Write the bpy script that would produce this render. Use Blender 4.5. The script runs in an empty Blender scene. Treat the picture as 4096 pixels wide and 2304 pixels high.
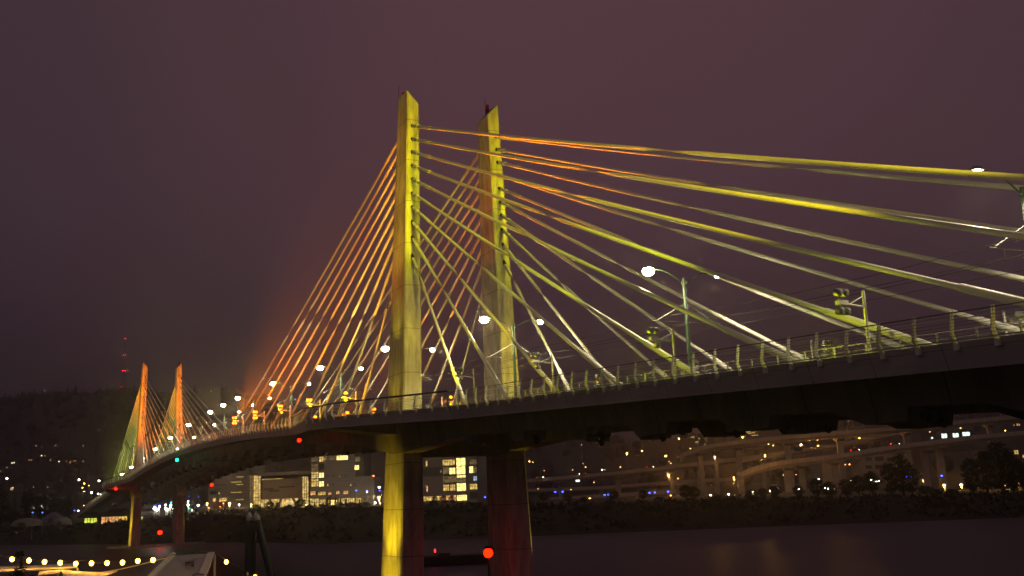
import bpy, math, random
from mathutils import Vector, Matrix, Quaternion
random.seed(7)
S = bpy.context.scene
COL = S.collection
PI = math.pi

# ------------------------------------------------------------------ camera
CAM = Vector((105.830, -47.161, 7.712))
FPX = 4089.99                      # focal length in pixels of the 4096 px wide frame
YAW, PITCH, ROLL = -1.09985, 0.2017, -0.04374
fwd = Vector((math.sin(YAW)*math.cos(PITCH), math.cos(YAW)*math.cos(PITCH), math.sin(PITCH)))
r0 = Vector((math.cos(YAW), -math.sin(YAW), 0)); u0 = r0.cross(fwd)
rgt = r0*math.cos(ROLL)+u0*math.sin(ROLL); upv = -r0*math.sin(ROLL)+u0*math.cos(ROLL)
cd = bpy.data.cameras.new('camera'); cam = bpy.data.objects.new('camera', cd); COL.objects.link(cam)
cd.sensor_width = 36; cd.lens = 36*FPX/4096; cd.clip_start = .5; cd.clip_end = 12000
cam.matrix_world = Matrix((( rgt.x, upv.x, -fwd.x, CAM.x), (rgt.y, upv.y, -fwd.y, CAM.y), (rgt.z, upv.z, -fwd.z, CAM.z), (0, 0, 0, 1)))
S.camera = cam
FH = Vector((math.sin(YAW), math.cos(YAW), 0)); RH = Vector((math.cos(YAW), -math.sin(YAW), 0))
RZ = math.atan2(RH.y, RH.x)        # a thing turned by RZ has its front towards the near bank
def at(x, y, d):
    """world point seen in the photograph at (x, y), d metres ahead on the ground plan"""
    v = fwd+rgt*((x-2048)/FPX)-upv*((y-1152)/FPX)
    return CAM+v*(d/v.dot(FH))
def mpp(d): return d*1.02/FPX      # metres per photograph pixel at d

# ------------------------------------------------------------------ render, exposure
S.render.engine = 'CYCLES'
S.cycles.use_denoising = True
S.cycles.sample_clamp_indirect = 3
S.cycles.sample_clamp_direct = 0
S.cycles.max_bounces = 5; S.cycles.diffuse_bounces = 2; S.cycles.glossy_bounces = 3
S.cycles.transmission_bounces = 3; S.cycles.volume_bounces = 0; S.cycles.transparent_max_bounces = 6
S.cycles.caustics_reflective = False; S.cycles.caustics_refractive = False
S.cycles.use_light_tree = True
S.view_settings.view_transform = 'Standard'; S.view_settings.look = 'None'
S.view_settings.exposure = 0; S.view_settings.gamma = 1

# ------------------------------------------------------------------ world: low cloud lit by the city at night
W = bpy.data.worlds.new('World'); S.world = W; W.use_nodes = True
wn, wl = W.node_tree.nodes, W.node_tree.links
wn.clear()
wo = wn.new('ShaderNodeOutputWorld'); wb = wn.new('ShaderNodeBackground'); tc = wn.new('ShaderNodeTexCoord')
dot = wn.new('ShaderNodeVectorMath'); dot.operation = 'DOT_PRODUCT'
g = Vector((-.72, .585, .42)).normalized()             # brightest part of the cloud deck: over the city centre
g = (fwd+rgt*(420/FPX)+upv*(1250/FPX)).normalized()
dot.inputs[1].default_value = tuple(round(c, 3) for c in g)
rmp = wn.new('ShaderNodeValToRGB'); e = rmp.color_ramp.elements
rmp.color_ramp.interpolation = 'EASE'
e[0].position = .25; e[0].color = (.105, .070, .080, 1)
e[1].position = .995; e[1].color = (.091, .0435, .0560, 1)
for p_, c_ in ((.70, (.030, .0212, .0308, 1)), (.86, (.057, .0320, .0430, 1)), (.94, (.077, .0390, .0500, 1))):
    k = e.new(p_); k.color = c_
sep = wn.new('ShaderNodeSeparateXYZ')
el = wn.new('ShaderNodeMapRange'); el.inputs['From Min'].default_value = -.02; el.inputs['From Max'].default_value = .30
el.inputs['To Min'].default_value = .42; el.inputs['To Max'].default_value = 1.0; el.interpolation_type = 'SMOOTHSTEP'
noi = wn.new('ShaderNodeTexNoise'); noi.inputs['Scale'].default_value = 2.2; noi.inputs['Detail'].default_value = 3
nr = wn.new('ShaderNodeMapRange'); nr.inputs['To Min'].default_value = .90; nr.inputs['To Max'].default_value = 1.10
mu = wn.new('ShaderNodeMath'); mu.operation = 'MULTIPLY'
wl.new(tc.outputs['Generated'], dot.inputs[0]); wl.new(dot.outputs['Value'], rmp.inputs['Fac'])
wl.new(tc.outputs['Generated'], sep.inputs[0]); wl.new(sep.outputs['Z'], el.inputs['Value'])
wl.new(tc.outputs['Generated'], noi.inputs['Vector']); wl.new(noi.outputs['Fac'], nr.inputs['Value'])
wl.new(el.outputs[0], mu.inputs[0]); wl.new(nr.outputs[0], mu.inputs[1])
wl.new(rmp.outputs['Color'], wb.inputs['Color']); wl.new(mu.outputs[0], wb.inputs['Strength'])
wl.new(wb.outputs[0], wo.inputs['Surface'])

# ------------------------------------------------------------------ helpers
def tag(o, label=None, cat=None, group=None, kind=None):
    if label: o['label'] = label
    if cat: o['category'] = cat
    if group: o['group'] = group
    if kind: o['kind'] = kind
    return o
def empty(name, loc=(0, 0, 0), rz=0, label=None, cat=None, group=None):
    o = bpy.data.objects.new(name, None); COL.objects.link(o); o.empty_display_size = .3
    o.location = loc; o.rotation_euler = (0, 0, rz)
    return tag(o, label, cat, group)
class MB:
    def __init__(s): s.v = []; s.f = []; s.sm = []
    def add(s, vs, fs, smooth=False):
        n = len(s.v); s.v += [tuple(p) for p in vs]; s.f += [tuple(i+n for i in f) for f in fs]; s.sm += [smooth]*len(fs); return s
    def box(s, x0, x1, y0, y1, z0, z1):
        return s.add([(x0, y0, z0), (x1, y0, z0), (x1, y1, z0), (x0, y1, z0), (x0, y0, z1), (x1, y0, z1), (x1, y1, z1), (x0, y1, z1)],
                     [(0, 3, 2, 1), (4, 5, 6, 7), (0, 1, 5, 4), (1, 2, 6, 5), (2, 3, 7, 6), (3, 0, 4, 7)])
    def tube(s, p, q, r, r2=None, n=10, cap=True):
        p = Vector(p); q = Vector(q); d = (q-p)
        if d.length < 1e-6: return s
        d.normalize(); a = d.orthogonal().normalized(); b = d.cross(a); r2 = r if r2 is None else r2
        vs = []
        for c, rr in ((p, r), (q, r2)):
            for i in range(n):
                t = 2*PI*i/n; vs.append(c+a*(rr*math.cos(t))+b*(rr*math.sin(t)))
        s.add(vs, [(i, (i+1) % n, n+(i+1) % n, n+i) for i in range(n)], n > 5)
        if cap: s.add(vs, [tuple(range(n-1, -1, -1)), tuple(range(n, 2*n))])
        return s
    def path(s, pts, r, n=6):
        for a, b in zip(pts, pts[1:]): s.tube(a, b, r, n=n, cap=False)
        return s
    def sweep(s, pts, r, n=6):
        """one continuous tube along a polyline"""
        pts = [Vector(p) for p in pts]; vs = []; up = Vector((0, 0, 1))
        for i, p in enumerate(pts):
            d = (pts[min(i+1, len(pts)-1)]-pts[max(i-1, 0)]).normalized()
            a = d.cross(up); a = a.normalized() if a.length > 1e-3 else Vector((1, 0, 0)); b = a.cross(d)
            for j in range(n):
                t = 2*PI*j/n; vs.append(p+a*(r*math.cos(t))+b*(r*math.sin(t)))
        fs = [(i*n+j, i*n+(j+1) % n, (i+1)*n+(j+1) % n, (i+1)*n+j) for i in range(len(pts)-1) for j in range(n)]
        return s.add(vs, fs, True)
    def bar(s, p, q, w, h):
        p = Vector(p); q = Vector(q); d = (q-p).normalized(); a = d.cross(Vector((0, 0, 1)))
        a = a.normalized() if a.length > 1e-3 else Vector((1, 0, 0)); b = a.cross(d)
        vs = [c+a*(i*w/2)+b*(j*h/2) for c in (p, q) for i, j in ((-1, -1), (1, -1), (1, 1), (-1, 1))]
        return s.add(vs, [(0, 1, 2, 3), (7, 6, 5, 4), (0, 4, 5, 1), (1, 5, 6, 2), (2, 6, 7, 3), (3, 7, 4, 0)])
    def loft(s, rings, cap=True, smooth=False, closed=True):
        n = len(rings[0]); vs = [p for r in rings for p in r]; m = n if closed else n-1
        s.add(vs, [(i*n+j, i*n+(j+1) % n, (i+1)*n+(j+1) % n, (i+1)*n+j) for i in range(len(rings)-1) for j in range(m)], smooth)
        if cap: s.add(list(rings[0])+list(rings[-1]), [tuple(range(n-1, -1, -1)), tuple(range(n, 2*n))])
        return s
    def ball(s, c, r, n=8, m=5, sq=(1, 1, 1)):
        vs = []
        for i in range(m+1):
            t = PI*i/m
            for j in range(n):
                a = 2*PI*j/n; vs.append((c[0]+r*sq[0]*math.sin(t)*math.cos(a), c[1]+r*sq[1]*math.sin(t)*math.sin(a), c[2]+r*sq[2]*math.cos(t)))
        return s.add(vs, [(i*n+j, (i+1)*n+j, (i+1)*n+(j+1) % n, i*n+(j+1) % n) for i in range(m) for j in range(n)], True)
    def mesh(s, name, mat):
        me = bpy.data.meshes.new(name); me.from_pydata(s.v, [], s.f); me.materials.append(mat)
        me.polygons.foreach_set('use_smooth', s.sm); me.update(); return me
    def build(s, name, mat, parent=None, loc=None):
        o = bpy.data.objects.new(name, s.mesh(name, mat)); COL.objects.link(o)
        if parent: o.parent = parent
        if loc is not None: o.location = loc
        return o
def link(name, me, parent, loc=(0, 0, 0), rot=None):
    o = bpy.data.objects.new(name, me); COL.objects.link(o); o.parent = parent; o.location = loc
    if rot: o.rotation_euler = rot
    return o
def dup(o, parent=None, loc=None, rz=None):
    """a copy of a thing with its parts and their sub-parts"""
    c = o.copy(); COL.objects.link(c); c.parent = parent
    if loc is not None: c.location = loc
    if rz is not None: c.rotation_euler = (0, 0, rz)
    for ch in o.children: dup(ch, c)
    return c
ORD = ['first', 'second', 'third', 'fourth', 'fifth', 'sixth', 'seventh', 'eighth', 'ninth', 'tenth', 'eleventh', 'twelfth', 'thirteenth', 'fourteenth', 'fifteenth', 'sixteenth', 'seventeenth', 'eighteenth', 'nineteenth', 'twentieth', 'twenty-first', 'twenty-second', 'twenty-third', 'twenty-fourth', 'twenty-fifth', 'twenty-sixth', 'twenty-seventh', 'twenty-eighth', 'twenty-ninth', 'thirtieth']

# ------------------------------------------------------------------ materials
def mat(name, col, rough=.6, metal=0, noise=0, scale=1.0, bump=0, bscale=None, spec=.5, col2=None, stretch=None):
    m = bpy.data.materials.new(name); m.use_nodes = True; n, l = m.node_tree.nodes, m.node_tree.links
    b = n['Principled BSDF']; b.inputs['Roughness'].default_value = rough; b.inputs['Metallic'].default_value = metal
    b.inputs['Specular IOR Level'].default_value = spec; b.inputs['Base Color'].default_value = (*col, 1)
    tcn = n.new('ShaderNodeTexCoord'); vec = tcn.outputs['Object']
    if stretch:
        mp = n.new('ShaderNodeMapping'); mp.inputs['Scale'].default_value = stretch; l.new(vec, mp.inputs[0]); vec = mp.outputs[0]
    if noise or col2:
        t = n.new('ShaderNodeTexNoise'); t.inputs['Scale'].default_value = scale; t.inputs['Detail'].default_value = 7; t.inputs['Roughness'].default_value = .65
        l.new(vec, t.inputs['Vector'])
        r = n.new('ShaderNodeValToRGB'); a, c = r.color_ramp.elements; a.position = .3; c.position = .7
        c2 = col2 or tuple(min(1, x*(1+noise)) for x in col); c1 = col if col2 else tuple(x*(1-noise) for x in col)
        a.color = (*c1, 1); c.color = (*c2, 1); l.new(t.outputs['Fac'], r.inputs['Fac']); l.new(r.outputs['Color'], b.inputs['Base Color'])
    if bump:
        t = n.new('ShaderNodeTexNoise'); t.inputs['Scale'].default_value = bscale or scale*4; t.inputs['Detail'].default_value = 5; l.new(vec, t.inputs['Vector'])
        bp = n.new('ShaderNodeBump'); bp.inputs['Strength'].default_value = bump; l.new(t.outputs['Fac'], bp.inputs['Height']); l.new(bp.outputs[0], b.inputs['Normal'])
    return m
def stripes(m, axis, period, width, dark, offset=0.0, bump=0):
    """thin joint lines across a surface, every 'period' metres along one object axis"""
    n, l = m.node_tree.nodes, m.node_tree.links; b = n['Principled BSDF']
    t = n.new('ShaderNodeTexCoord'); s = n.new('ShaderNodeSeparateXYZ'); l.new(t.outputs['Object'], s.inputs[0])
    ad = n.new('ShaderNodeMath'); ad.operation = 'ADD'; ad.inputs[1].default_value = 1000*period-offset; l.new(s.outputs[axis], ad.inputs[0])
    mo = n.new('ShaderNodeMath'); mo.operation = 'MODULO'; mo.inputs[1].default_value = period; l.new(ad.outputs[0], mo.inputs[0])
    lt = n.new('ShaderNodeMath'); lt.operation = 'LESS_THAN'; lt.inputs[1].default_value = width; l.new(mo.outputs[0], lt.inputs[0])
    mx = n.new('ShaderNodeMix'); mx.data_type = 'RGBA'; mx.blend_type = 'MULTIPLY'; l.new(lt.outputs[0], mx.inputs['Factor'])
    src = b.inputs['Base Color'].links
    if src: l.new(src[0].from_socket, mx.inputs['A'])
    else: mx.inputs['A'].default_value = b.inputs['Base Color'].default_value
    mx.inputs['B'].default_value = (dark, dark, dark, 1); l.new(mx.outputs['Result'], b.inputs['Base Color'])
    if bump:
        bp = n.new('ShaderNodeBump'); bp.inputs['Strength'].default_value = bump; bp.inputs['Distance'].default_value = .03; l.new(lt.outputs[0], bp.inputs['Height'])
        pl = b.inputs['Normal'].links
        if pl: l.new(pl[0].from_socket, bp.inputs['Normal'])
        l.new(bp.outputs[0], b.inputs['Normal'])
    return m
def emit(name, col, s):
    m = bpy.data.materials.new(name); m.use_nodes = True; n, l = m.node_tree.nodes, m.node_tree.links
    n.clear(); o = n.new('ShaderNodeOutputMaterial'); e = n.new('ShaderNodeEmission'); e.inputs['Color'].default_value = (*col, 1); e.inputs['Strength'].default_value = s
    l.new(e.outputs[0], o.inputs['Surface']); return m
def window_mat(name, col, s, scale=.9, dark=.25):
    """a lit room behind glass: lamps, furniture and blinds seen as patches of more and less light"""
    m = bpy.data.materials.new(name); m.use_nodes = True; n, l = m.node_tree.nodes, m.node_tree.links
    b = n['Principled BSDF']; b.inputs['Base Color'].default_value = (.03, .03, .035, 1); b.inputs['Roughness'].default_value = .1
    t = n.new('ShaderNodeTexCoord'); mp = n.new('ShaderNodeMapping'); mp.inputs['Scale'].default_value = (1, 1, 1.6); l.new(t.outputs['Object'], mp.inputs[0])
    v = n.new('ShaderNodeTexNoise'); v.inputs['Scale'].default_value = scale; v.inputs['Detail'].default_value = 4; l.new(mp.outputs[0], v.inputs['Vector'])
    r = n.new('ShaderNodeValToRGB'); a, c = r.color_ramp.elements; a.position = .36; c.position = .62
    a.color = (*(x*dark for x in col), 1); c.color = (*col, 1); l.new(v.outputs['Fac'], r.inputs['Fac']); l.new(r.outputs['Color'], b.inputs['Emission Color'])
    b.inputs['Emission Strength'].default_value = s; return m
M = {}
M['conc'] = stripes(mat('tower_concrete', (.37, .355, .32), .8, noise=.48, scale=1.3, bump=.4, bscale=7, stretch=(1, 1, .22)), 'Z', 4.95, .06, .25, 26.7)
M['fascia'] = stripes(mat('fascia_concrete', (.46, .44, .43), .8, noise=.2, scale=.5, bump=.15, bscale=5, stretch=(.4, 1, 1)), 'X', 4.0, .07, .55)
M['girder'] = stripes(mat('shaded_girder_concrete', (.21, .19, .17), .85, noise=.35, scale=.6, bump=.25, bscale=4, stretch=(1, 1, .3)), 'X', 4.75, .09, .4, 1.2)  # same concrete as the fascia, darkened: under-deck shade put into the colour
M['asphalt'] = mat('deck_asphalt', (.07, .07, .07), .9, noise=.3, scale=2, bump=.2)
M['cable'] = stripes(mat('cable_sheath', (.72, .71, .66), .42, noise=.05, scale=3), 'Z', .34, .035, .93, bump=.08)
M['sleeve'] = mat('cable_sleeve', (.66, .66, .62), .4, noise=.06, scale=2)
M['dark'] = mat('dark_rubber', (.02, .02, .02), .7)
M['rail'] = mat('railing_steel', (.70, .72, .60), .5, metal=0, noise=.12, scale=4)
M['raildark'] = mat('dark_handrail', (.05, .045, .04), .5, noise=.2, scale=3)
M['wire'] = mat('wire_rope', (.16, .15, .14), .5, metal=.5)
M['green'] = mat('green_painted_steel', (.10, .17, .11), .45, noise=.15, scale=3)
M['galv'] = mat('galvanised_steel', (.62, .62, .60), .45, metal=.2, noise=.08, scale=5)
M['lens'] = mat('blue_tinted_lens', (.02, .05, .35), .08)
M['lampcase'] = mat('lamp_housing', (.25, .26, .25), .5)
M['copper'] = mat('overhead_wire', (.03, .025, .025), .6)
M['white_lamp'] = emit('street_lamp_glow', (1, .80, .42), 230)
M['white_far'] = emit('white_lamp_glow', (1, .92, .74), 40)
M['cool_far'] = emit('cool_lamp_glow', (.80, .95, 1), 34)
M['amber'] = emit('amber_lamp_glow', (1, .46, .09), 20)
M['amber_dim'] = emit('dim_amber_glow', (1, .45, .12), 7)
M['orange_dim'] = emit('dim_orange_glow', (1, .25, .04), 7)
M['blue'] = emit('blue_lamp_glow', (.03, .06, 1), 14)
M['flood_o'] = emit('orange_flood_glow', (1, .17, .005), 9)
M['flood_y'] = emit('yellow_flood_glow', (1, .42, .01), 6)
M['red'] = emit('red_lantern_glow', (1, .004, .0005), 24)
M['red_far'] = emit('red_beacon_glow', (1, .01, .015), 14)
M['red_cap'] = emit('red_beacon_lens', (1, .015, .012), .07)
M['teal'] = emit('green_lantern_glow', (.004, 1, .36), 16)
M['bulb'] = emit('festoon_bulb_glow', (1, .46, .035), 30)

# ------------------------------------------------------------------ bridge geometry
XC = (-2.1, -239.8); MID = -120.95
def dk(X):
    x = abs(X+118.85)
    return 20.6-3.13e-4*x*x if x < 75 else 20.6-1.76-(x-75)*.047
def hw(X):
    d = min(abs(X-c) for c in XC)
    return 16.0 if d < 6 else (12.0 if d > 26 else 16-4*(d-6)/20)
def gd(X):
    d = min(abs(X-c) for c in XC)
    return 2.3+1.75*max(0, 1-d/22)**1.25
ZA = [50.73, 49.13, 47.51, 45.88, 44.22, 42.52, 40.87, 39.10, 37.26, 35.07]
def ya(z): return 5.815+.02396*(35.07-z)
def hd(z): return 1.6+(55-z)*.0255
def yo(z): return 5.90+(54.9-z)*.0380
def yi(z): return 4.5+(53.5-z)*.0145
BR = empty('cable_stayed_bridge', (0, 0, 0), 0, 'long white cable-stayed bridge lit yellow and orange, crossing the whole river', 'bridge')
XE, XW = 150, -430
def xs(a, b, st):
    n = max(1, int(round((b-a)/st))); base = [a+(b-a)*i/n for i in range(n+1)]
    for c in XC:
        for k in (-26, -6, 6, 26):
            if a < c+k < b: base.append(c+k)
    return sorted(set(round(x, 3) for x in base))
XS = xs(XW, XE, 3)
m = MB()
rings = []
for X in XS:
    z, h = dk(X), hw(X)
    rings.append([(X, -h+.02, z-.25), (X, -8.1, z-.02), (X, 8.1, z-.02), (X, h-.02, z-.25), (X, h-.5, z-.62), (X, 7.9, z-.75), (X, -7.9, z-.75), (X, -h+.5, z-.62)])
m.loft(rings); m.build('deck_slab', M['asphalt'], BR)
for sg in (-1, 1):
    m = MB()
    m.loft([[(X, sg*(hw(X)+.05), dk(X)), (X, sg*(hw(X)-.30), dk(X)+.03), (X, sg*(hw(X)-.55), dk(X)-1.02), (X, sg*(hw(X)-.32), dk(X)-1.10)] for X in XS])
    m.build('fascia_panel', M['fascia'], BR)
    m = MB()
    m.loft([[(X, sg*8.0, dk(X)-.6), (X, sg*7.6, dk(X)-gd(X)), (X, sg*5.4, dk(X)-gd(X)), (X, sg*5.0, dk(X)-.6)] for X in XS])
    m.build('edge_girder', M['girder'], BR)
# floor beams, kerbs
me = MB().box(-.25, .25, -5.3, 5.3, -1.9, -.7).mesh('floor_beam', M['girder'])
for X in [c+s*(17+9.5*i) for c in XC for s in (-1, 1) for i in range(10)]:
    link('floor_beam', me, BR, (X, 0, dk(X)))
for sg in (-1, 1):
    MB().loft([[(X, sg*7.9, dk(X)), (X, sg*7.9, dk(X)+.25), (X, sg*7.2, dk(X)+.25), (X, sg*7.2, dk(X))] for X in XS]).build('kerb', M['fascia'], BR)

# towers
TW = {}
for ti, c in enumerate(XC):
    for sg in (-1, 1):
        m = MB(); rings = []
        zs = [-2.6, 0, 5, 10, 15, 18.7, 25, 31, 37, 43, 49, 52]
        ch = .16
        def ring(z, top=False):
            E_ = 2.1; h = 3.2+(55-z)*.057-E_; o, i = yo(z), yi(z); P = [(-h, o-ch), (-h+ch, o), (E_-ch, o), (E_, o-ch), (E_, i+ch), (E_-ch, i), (-h+ch, i), (-h, i+ch)]
            out = []
            for X, Y in P:
                zz = z
                if top:
                    t = (Y-i)/(o-i); zz = 53.5+1.62*(.75*t+.25*t*t)
                out.append((c+X, sg*Y, zz))
            return out
        rings = [ring(z) for z in zs]+[ring(54, True)]
        m.loft(rings)
        t = m.build('tower', M['conc'], BR); TW[ti, sg] = t
        pz = 55.0
        MB().tube((c-.2, sg*5.55, 54.3), (c-.2, sg*5.55, pz+.1), .24, n=10).tube((c-.2, sg*5.55, pz+.1), (c-.2, sg*5.55, pz+.2), .2).build('beacon_base', M['dark'], t)
        MB().tube((c-.2, sg*5.55, pz+.2), (c-.2, sg*5.55, pz+.7), .21, .19, n=12).build('beacon', M['red_cap'], t)
        MB().tube((c-1.2, sg*5.75, 54.3), (c-1.2, sg*5.75, 57), .03, n=5).build('lightning_rod', M['dark'], t)
    # cross beam, pile cap, belvedere brackets
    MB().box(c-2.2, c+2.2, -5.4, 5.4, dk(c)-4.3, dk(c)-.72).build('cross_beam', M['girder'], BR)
    for sg in (-1, 1):
        zt = dk(c)
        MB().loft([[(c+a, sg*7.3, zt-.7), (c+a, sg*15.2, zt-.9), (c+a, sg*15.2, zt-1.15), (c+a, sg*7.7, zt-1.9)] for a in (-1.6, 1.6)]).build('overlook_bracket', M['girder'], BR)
    for sg in (-1, 1):
        pts = [(c+7.2*math.cos(t), sg*6.8+8.0*math.sin(t)) for t in [2*PI*i/24 for i in range(24)]]
        MB().loft([[(x, y, z) for x, y in pts] for z in (-4.5, -2.05)]).build('pile_cap', M['conc'], BR)

# stay cables: the mesh runs along its own Z axis
def cable(ti, dirx, sg, i):
    c = XC[ti]; z = ZA[i]
    a = Vector((c+(2.1 if dirx > 0 else -(1.1+(55-z)*.057)), sg*ya(z), z))
    X = c+dirx*(17+9.5*(9-i)); b = Vector((X, sg*6.3, dk(X)+.1))
    L = (b-a).length; q = (b-a).to_track_quat('Z', 'Y')
    dn = q.inverted() @ Vector((0, 0, -1)); dn.z = 0; sg_ = .52*((X-c)/104)**2
    def sp(u): t = u/L; return Vector((0, 0, u))+dn*(4*sg_*t*(1-t))
    def run(m, u0, u1, r, n=12, k=8):
        m.sweep([sp(u0+(u1-u0)*j/k) for j in range(k+1)], r, n)
        for u in (u0, u1): m.tube(sp(u)-Vector((0, 0, .002)), sp(u)+Vector((0, 0, .002)), r, n=n)
        return m
    m = MB(); R = .155
    run(m, .5, 6.0, .19, k=3); run(m, 6.0, L, R, k=16); run(m, 2.0, 2.12, .235, k=1)
    o = m.build('stay_cable', M['cable'], BR); o.location = a; o.rotation_mode = 'QUATERNION'; o.rotation_quaternion = q
    ls = 10.4-.5*i
    m = MB(); run(m, L-ls, L, .215, k=4); run(m, L-.5, L+.1, .30, k=1); m.build('cable_sleeve', M['sleeve'], o)
    MB().tube((0, 0, -.6), (0, 0, .42), .17, .205, n=12).build('anchor_socket', M['dark'], o)
    # anchor block under the edge girder, its pipe end showing below
    d = (b-a).normalized(); zt = dk(X)
    return X, d
ABX = MB()
for ti in (0, 1):
    for dirx in (1, -1):
        for sg in (-1, 1):
            for i in range(10):
                X, d = cable(ti, dirx, sg, i)
                zt = dk(X); s = dirx
                drop = min(abs(d.z/d.x), 1.3)
                x0, x1 = X+s*2.6, X+s*(1.4+3.0/max(drop, .42))
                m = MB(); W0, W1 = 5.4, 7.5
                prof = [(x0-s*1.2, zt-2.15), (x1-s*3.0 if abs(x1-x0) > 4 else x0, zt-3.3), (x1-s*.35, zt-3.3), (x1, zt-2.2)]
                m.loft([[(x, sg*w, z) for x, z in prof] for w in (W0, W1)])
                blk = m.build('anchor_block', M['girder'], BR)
                pe = Vector((x1-s*.5, sg*6.4, zt-2.95))
                MB().tube(pe-Vector((s*.6, 0, .6*-drop)), pe+Vector((s*.55, 0, -.55*drop)), .27, n=10).build('anchor_pipe', M['dark'], blk)

# ------------------------------------------------------------------ railings
def edge_pt(X, sg, off=0): return Vector((X, sg*(hw(X)+.05+off), dk(X)))
pm = MB()
for a in (-.075, .045):
    pm.loft([[(a+t, y, z) for y, z in ((-.02, -.34), (-.30, .30), (-.08, 1.30), (-.02, 1.30), (-.16, .32), (.10, -.30))] for t in (0, .03)])
pm.bar((-.11, -.03, -.2), (.11, -.03, -.2), .16, .3)
POST = pm.mesh('post', M['rail'])
IPOST = MB().box(-.05, .05, -.03, .03, 0, 1.0).mesh('post', M['rail'])
IPOST.materials.clear(); IPOST.materials.append(M['rail'])
def railing(x0, x1, sg, label, thick=False, step=1.98, wires=8, group='railings along the bridge deck'):
    R = empty('bridge_railing', (x0, sg*hw(x0), dk(x0)), 0, label, 'railing', group)
    n = max(2, int(round((x1-x0)/step))); base = Vector(R.location)
    for i in range(n+1):
        X = x0+(x1-x0)*i/n
        p = edge_pt(X, sg)-base
        dy = hw(X+.1)-hw(X-.1)
        link('post', POST, R, p, (0, 0, (0 if sg < 0 else PI)+(math.atan2(-dy*sg*-1, .2) if False else -math.atan2(dy, .2)*(1 if sg < 0 else -1))))
    X_ = xs(x0, x1, 3)
    m = MB()
    for k in range(wires):
        h = .08+k*1.12/wires
        o = -.02-.26*min(1, (h+.3)/.6) if h < .3 else -.28+.22*(h-.3)
        m.sweep([edge_pt(X, sg, -o)-base+Vector((0, 0, h)) for X in X_], .010, 4)
    m.build('wire_infill', M['wire'], R)
    m = MB()
    if thick: m.loft([[edge_pt(X, sg, a)-base+Vector((0, 0, h)) for a, h in ((-.06, 1.27), (.16, 1.27), (.16, 1.42), (-.06, 1.42))] for X in X_])
    else: m.sweep([edge_pt(X, sg, .06)-base+Vector((0, 0, 1.22)) for X in X_], .032, 6)
    m.build('handrail', M['raildark'] if thick else M['wire'], R)
    m = MB().sweep([edge_pt(X, sg, .16)-base+Vector((0, 0, .92)) for X in X_], .026, 6).sweep([edge_pt(X, sg, .12)-base+Vector((0, 0, .06)) for X in X_], .03, 6)
    m.build('mid_rail', M['rail'], R)
    return R
c0, c1 = XC
railing(c0+26, 120, -1, 'bent-post wire railing on the near side, right of the big yellow tower')
railing(c0-26, c0+26, -1, 'dark thick-topped railing of the overlook round the near yellow tower', True, 2.6)
railing(c1+26, c0-26, -1, 'long bent-post railing on the near side of the main span')
railing(c1-26, c1+26, -1, 'thick-topped overlook railing at the small orange tower far left', True, 2.6)
railing(c1-120, c1-26, -1, 'far left end railing beyond the small orange towers')
railing(c0+4, 120, 1, 'far side railing right of the towers, behind the cables', step=4)
railing(c1+26, c0-4, 1, 'far side railing along the main span, behind the cables', step=4)
def inner(x0, x1, label):
    R = empty('path_railing', (x0, -7.95, dk(x0)), 0, label, 'railing', 'low railings between path and tracks')
    base = Vector(R.location); n = int((x1-x0)/2.2)
    for i in range(n+1):
        X = x0+(x1-x0)*i/n; link('post', IPOST, R, Vector((X, -7.95, dk(X)))-base)
    X_ = xs(x0, x1, 4)
    m = MB()
    for h in (.3, .5, .7): m.sweep([Vector((X, -7.95, dk(X)+h))-base for X in X_], .012, 4)
    m.sweep([Vector((X, -7.95, dk(X)+1.0))-base for X in X_], .025, 5)
    m.build('rail', M['galv'], R)
inner(c0+6, 110, 'low straight-post inner railing between path and tracks, right of the near tower')
inner(-118, c0-6, 'low straight-post inner railing between path and tracks, left of the near tower')

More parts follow.
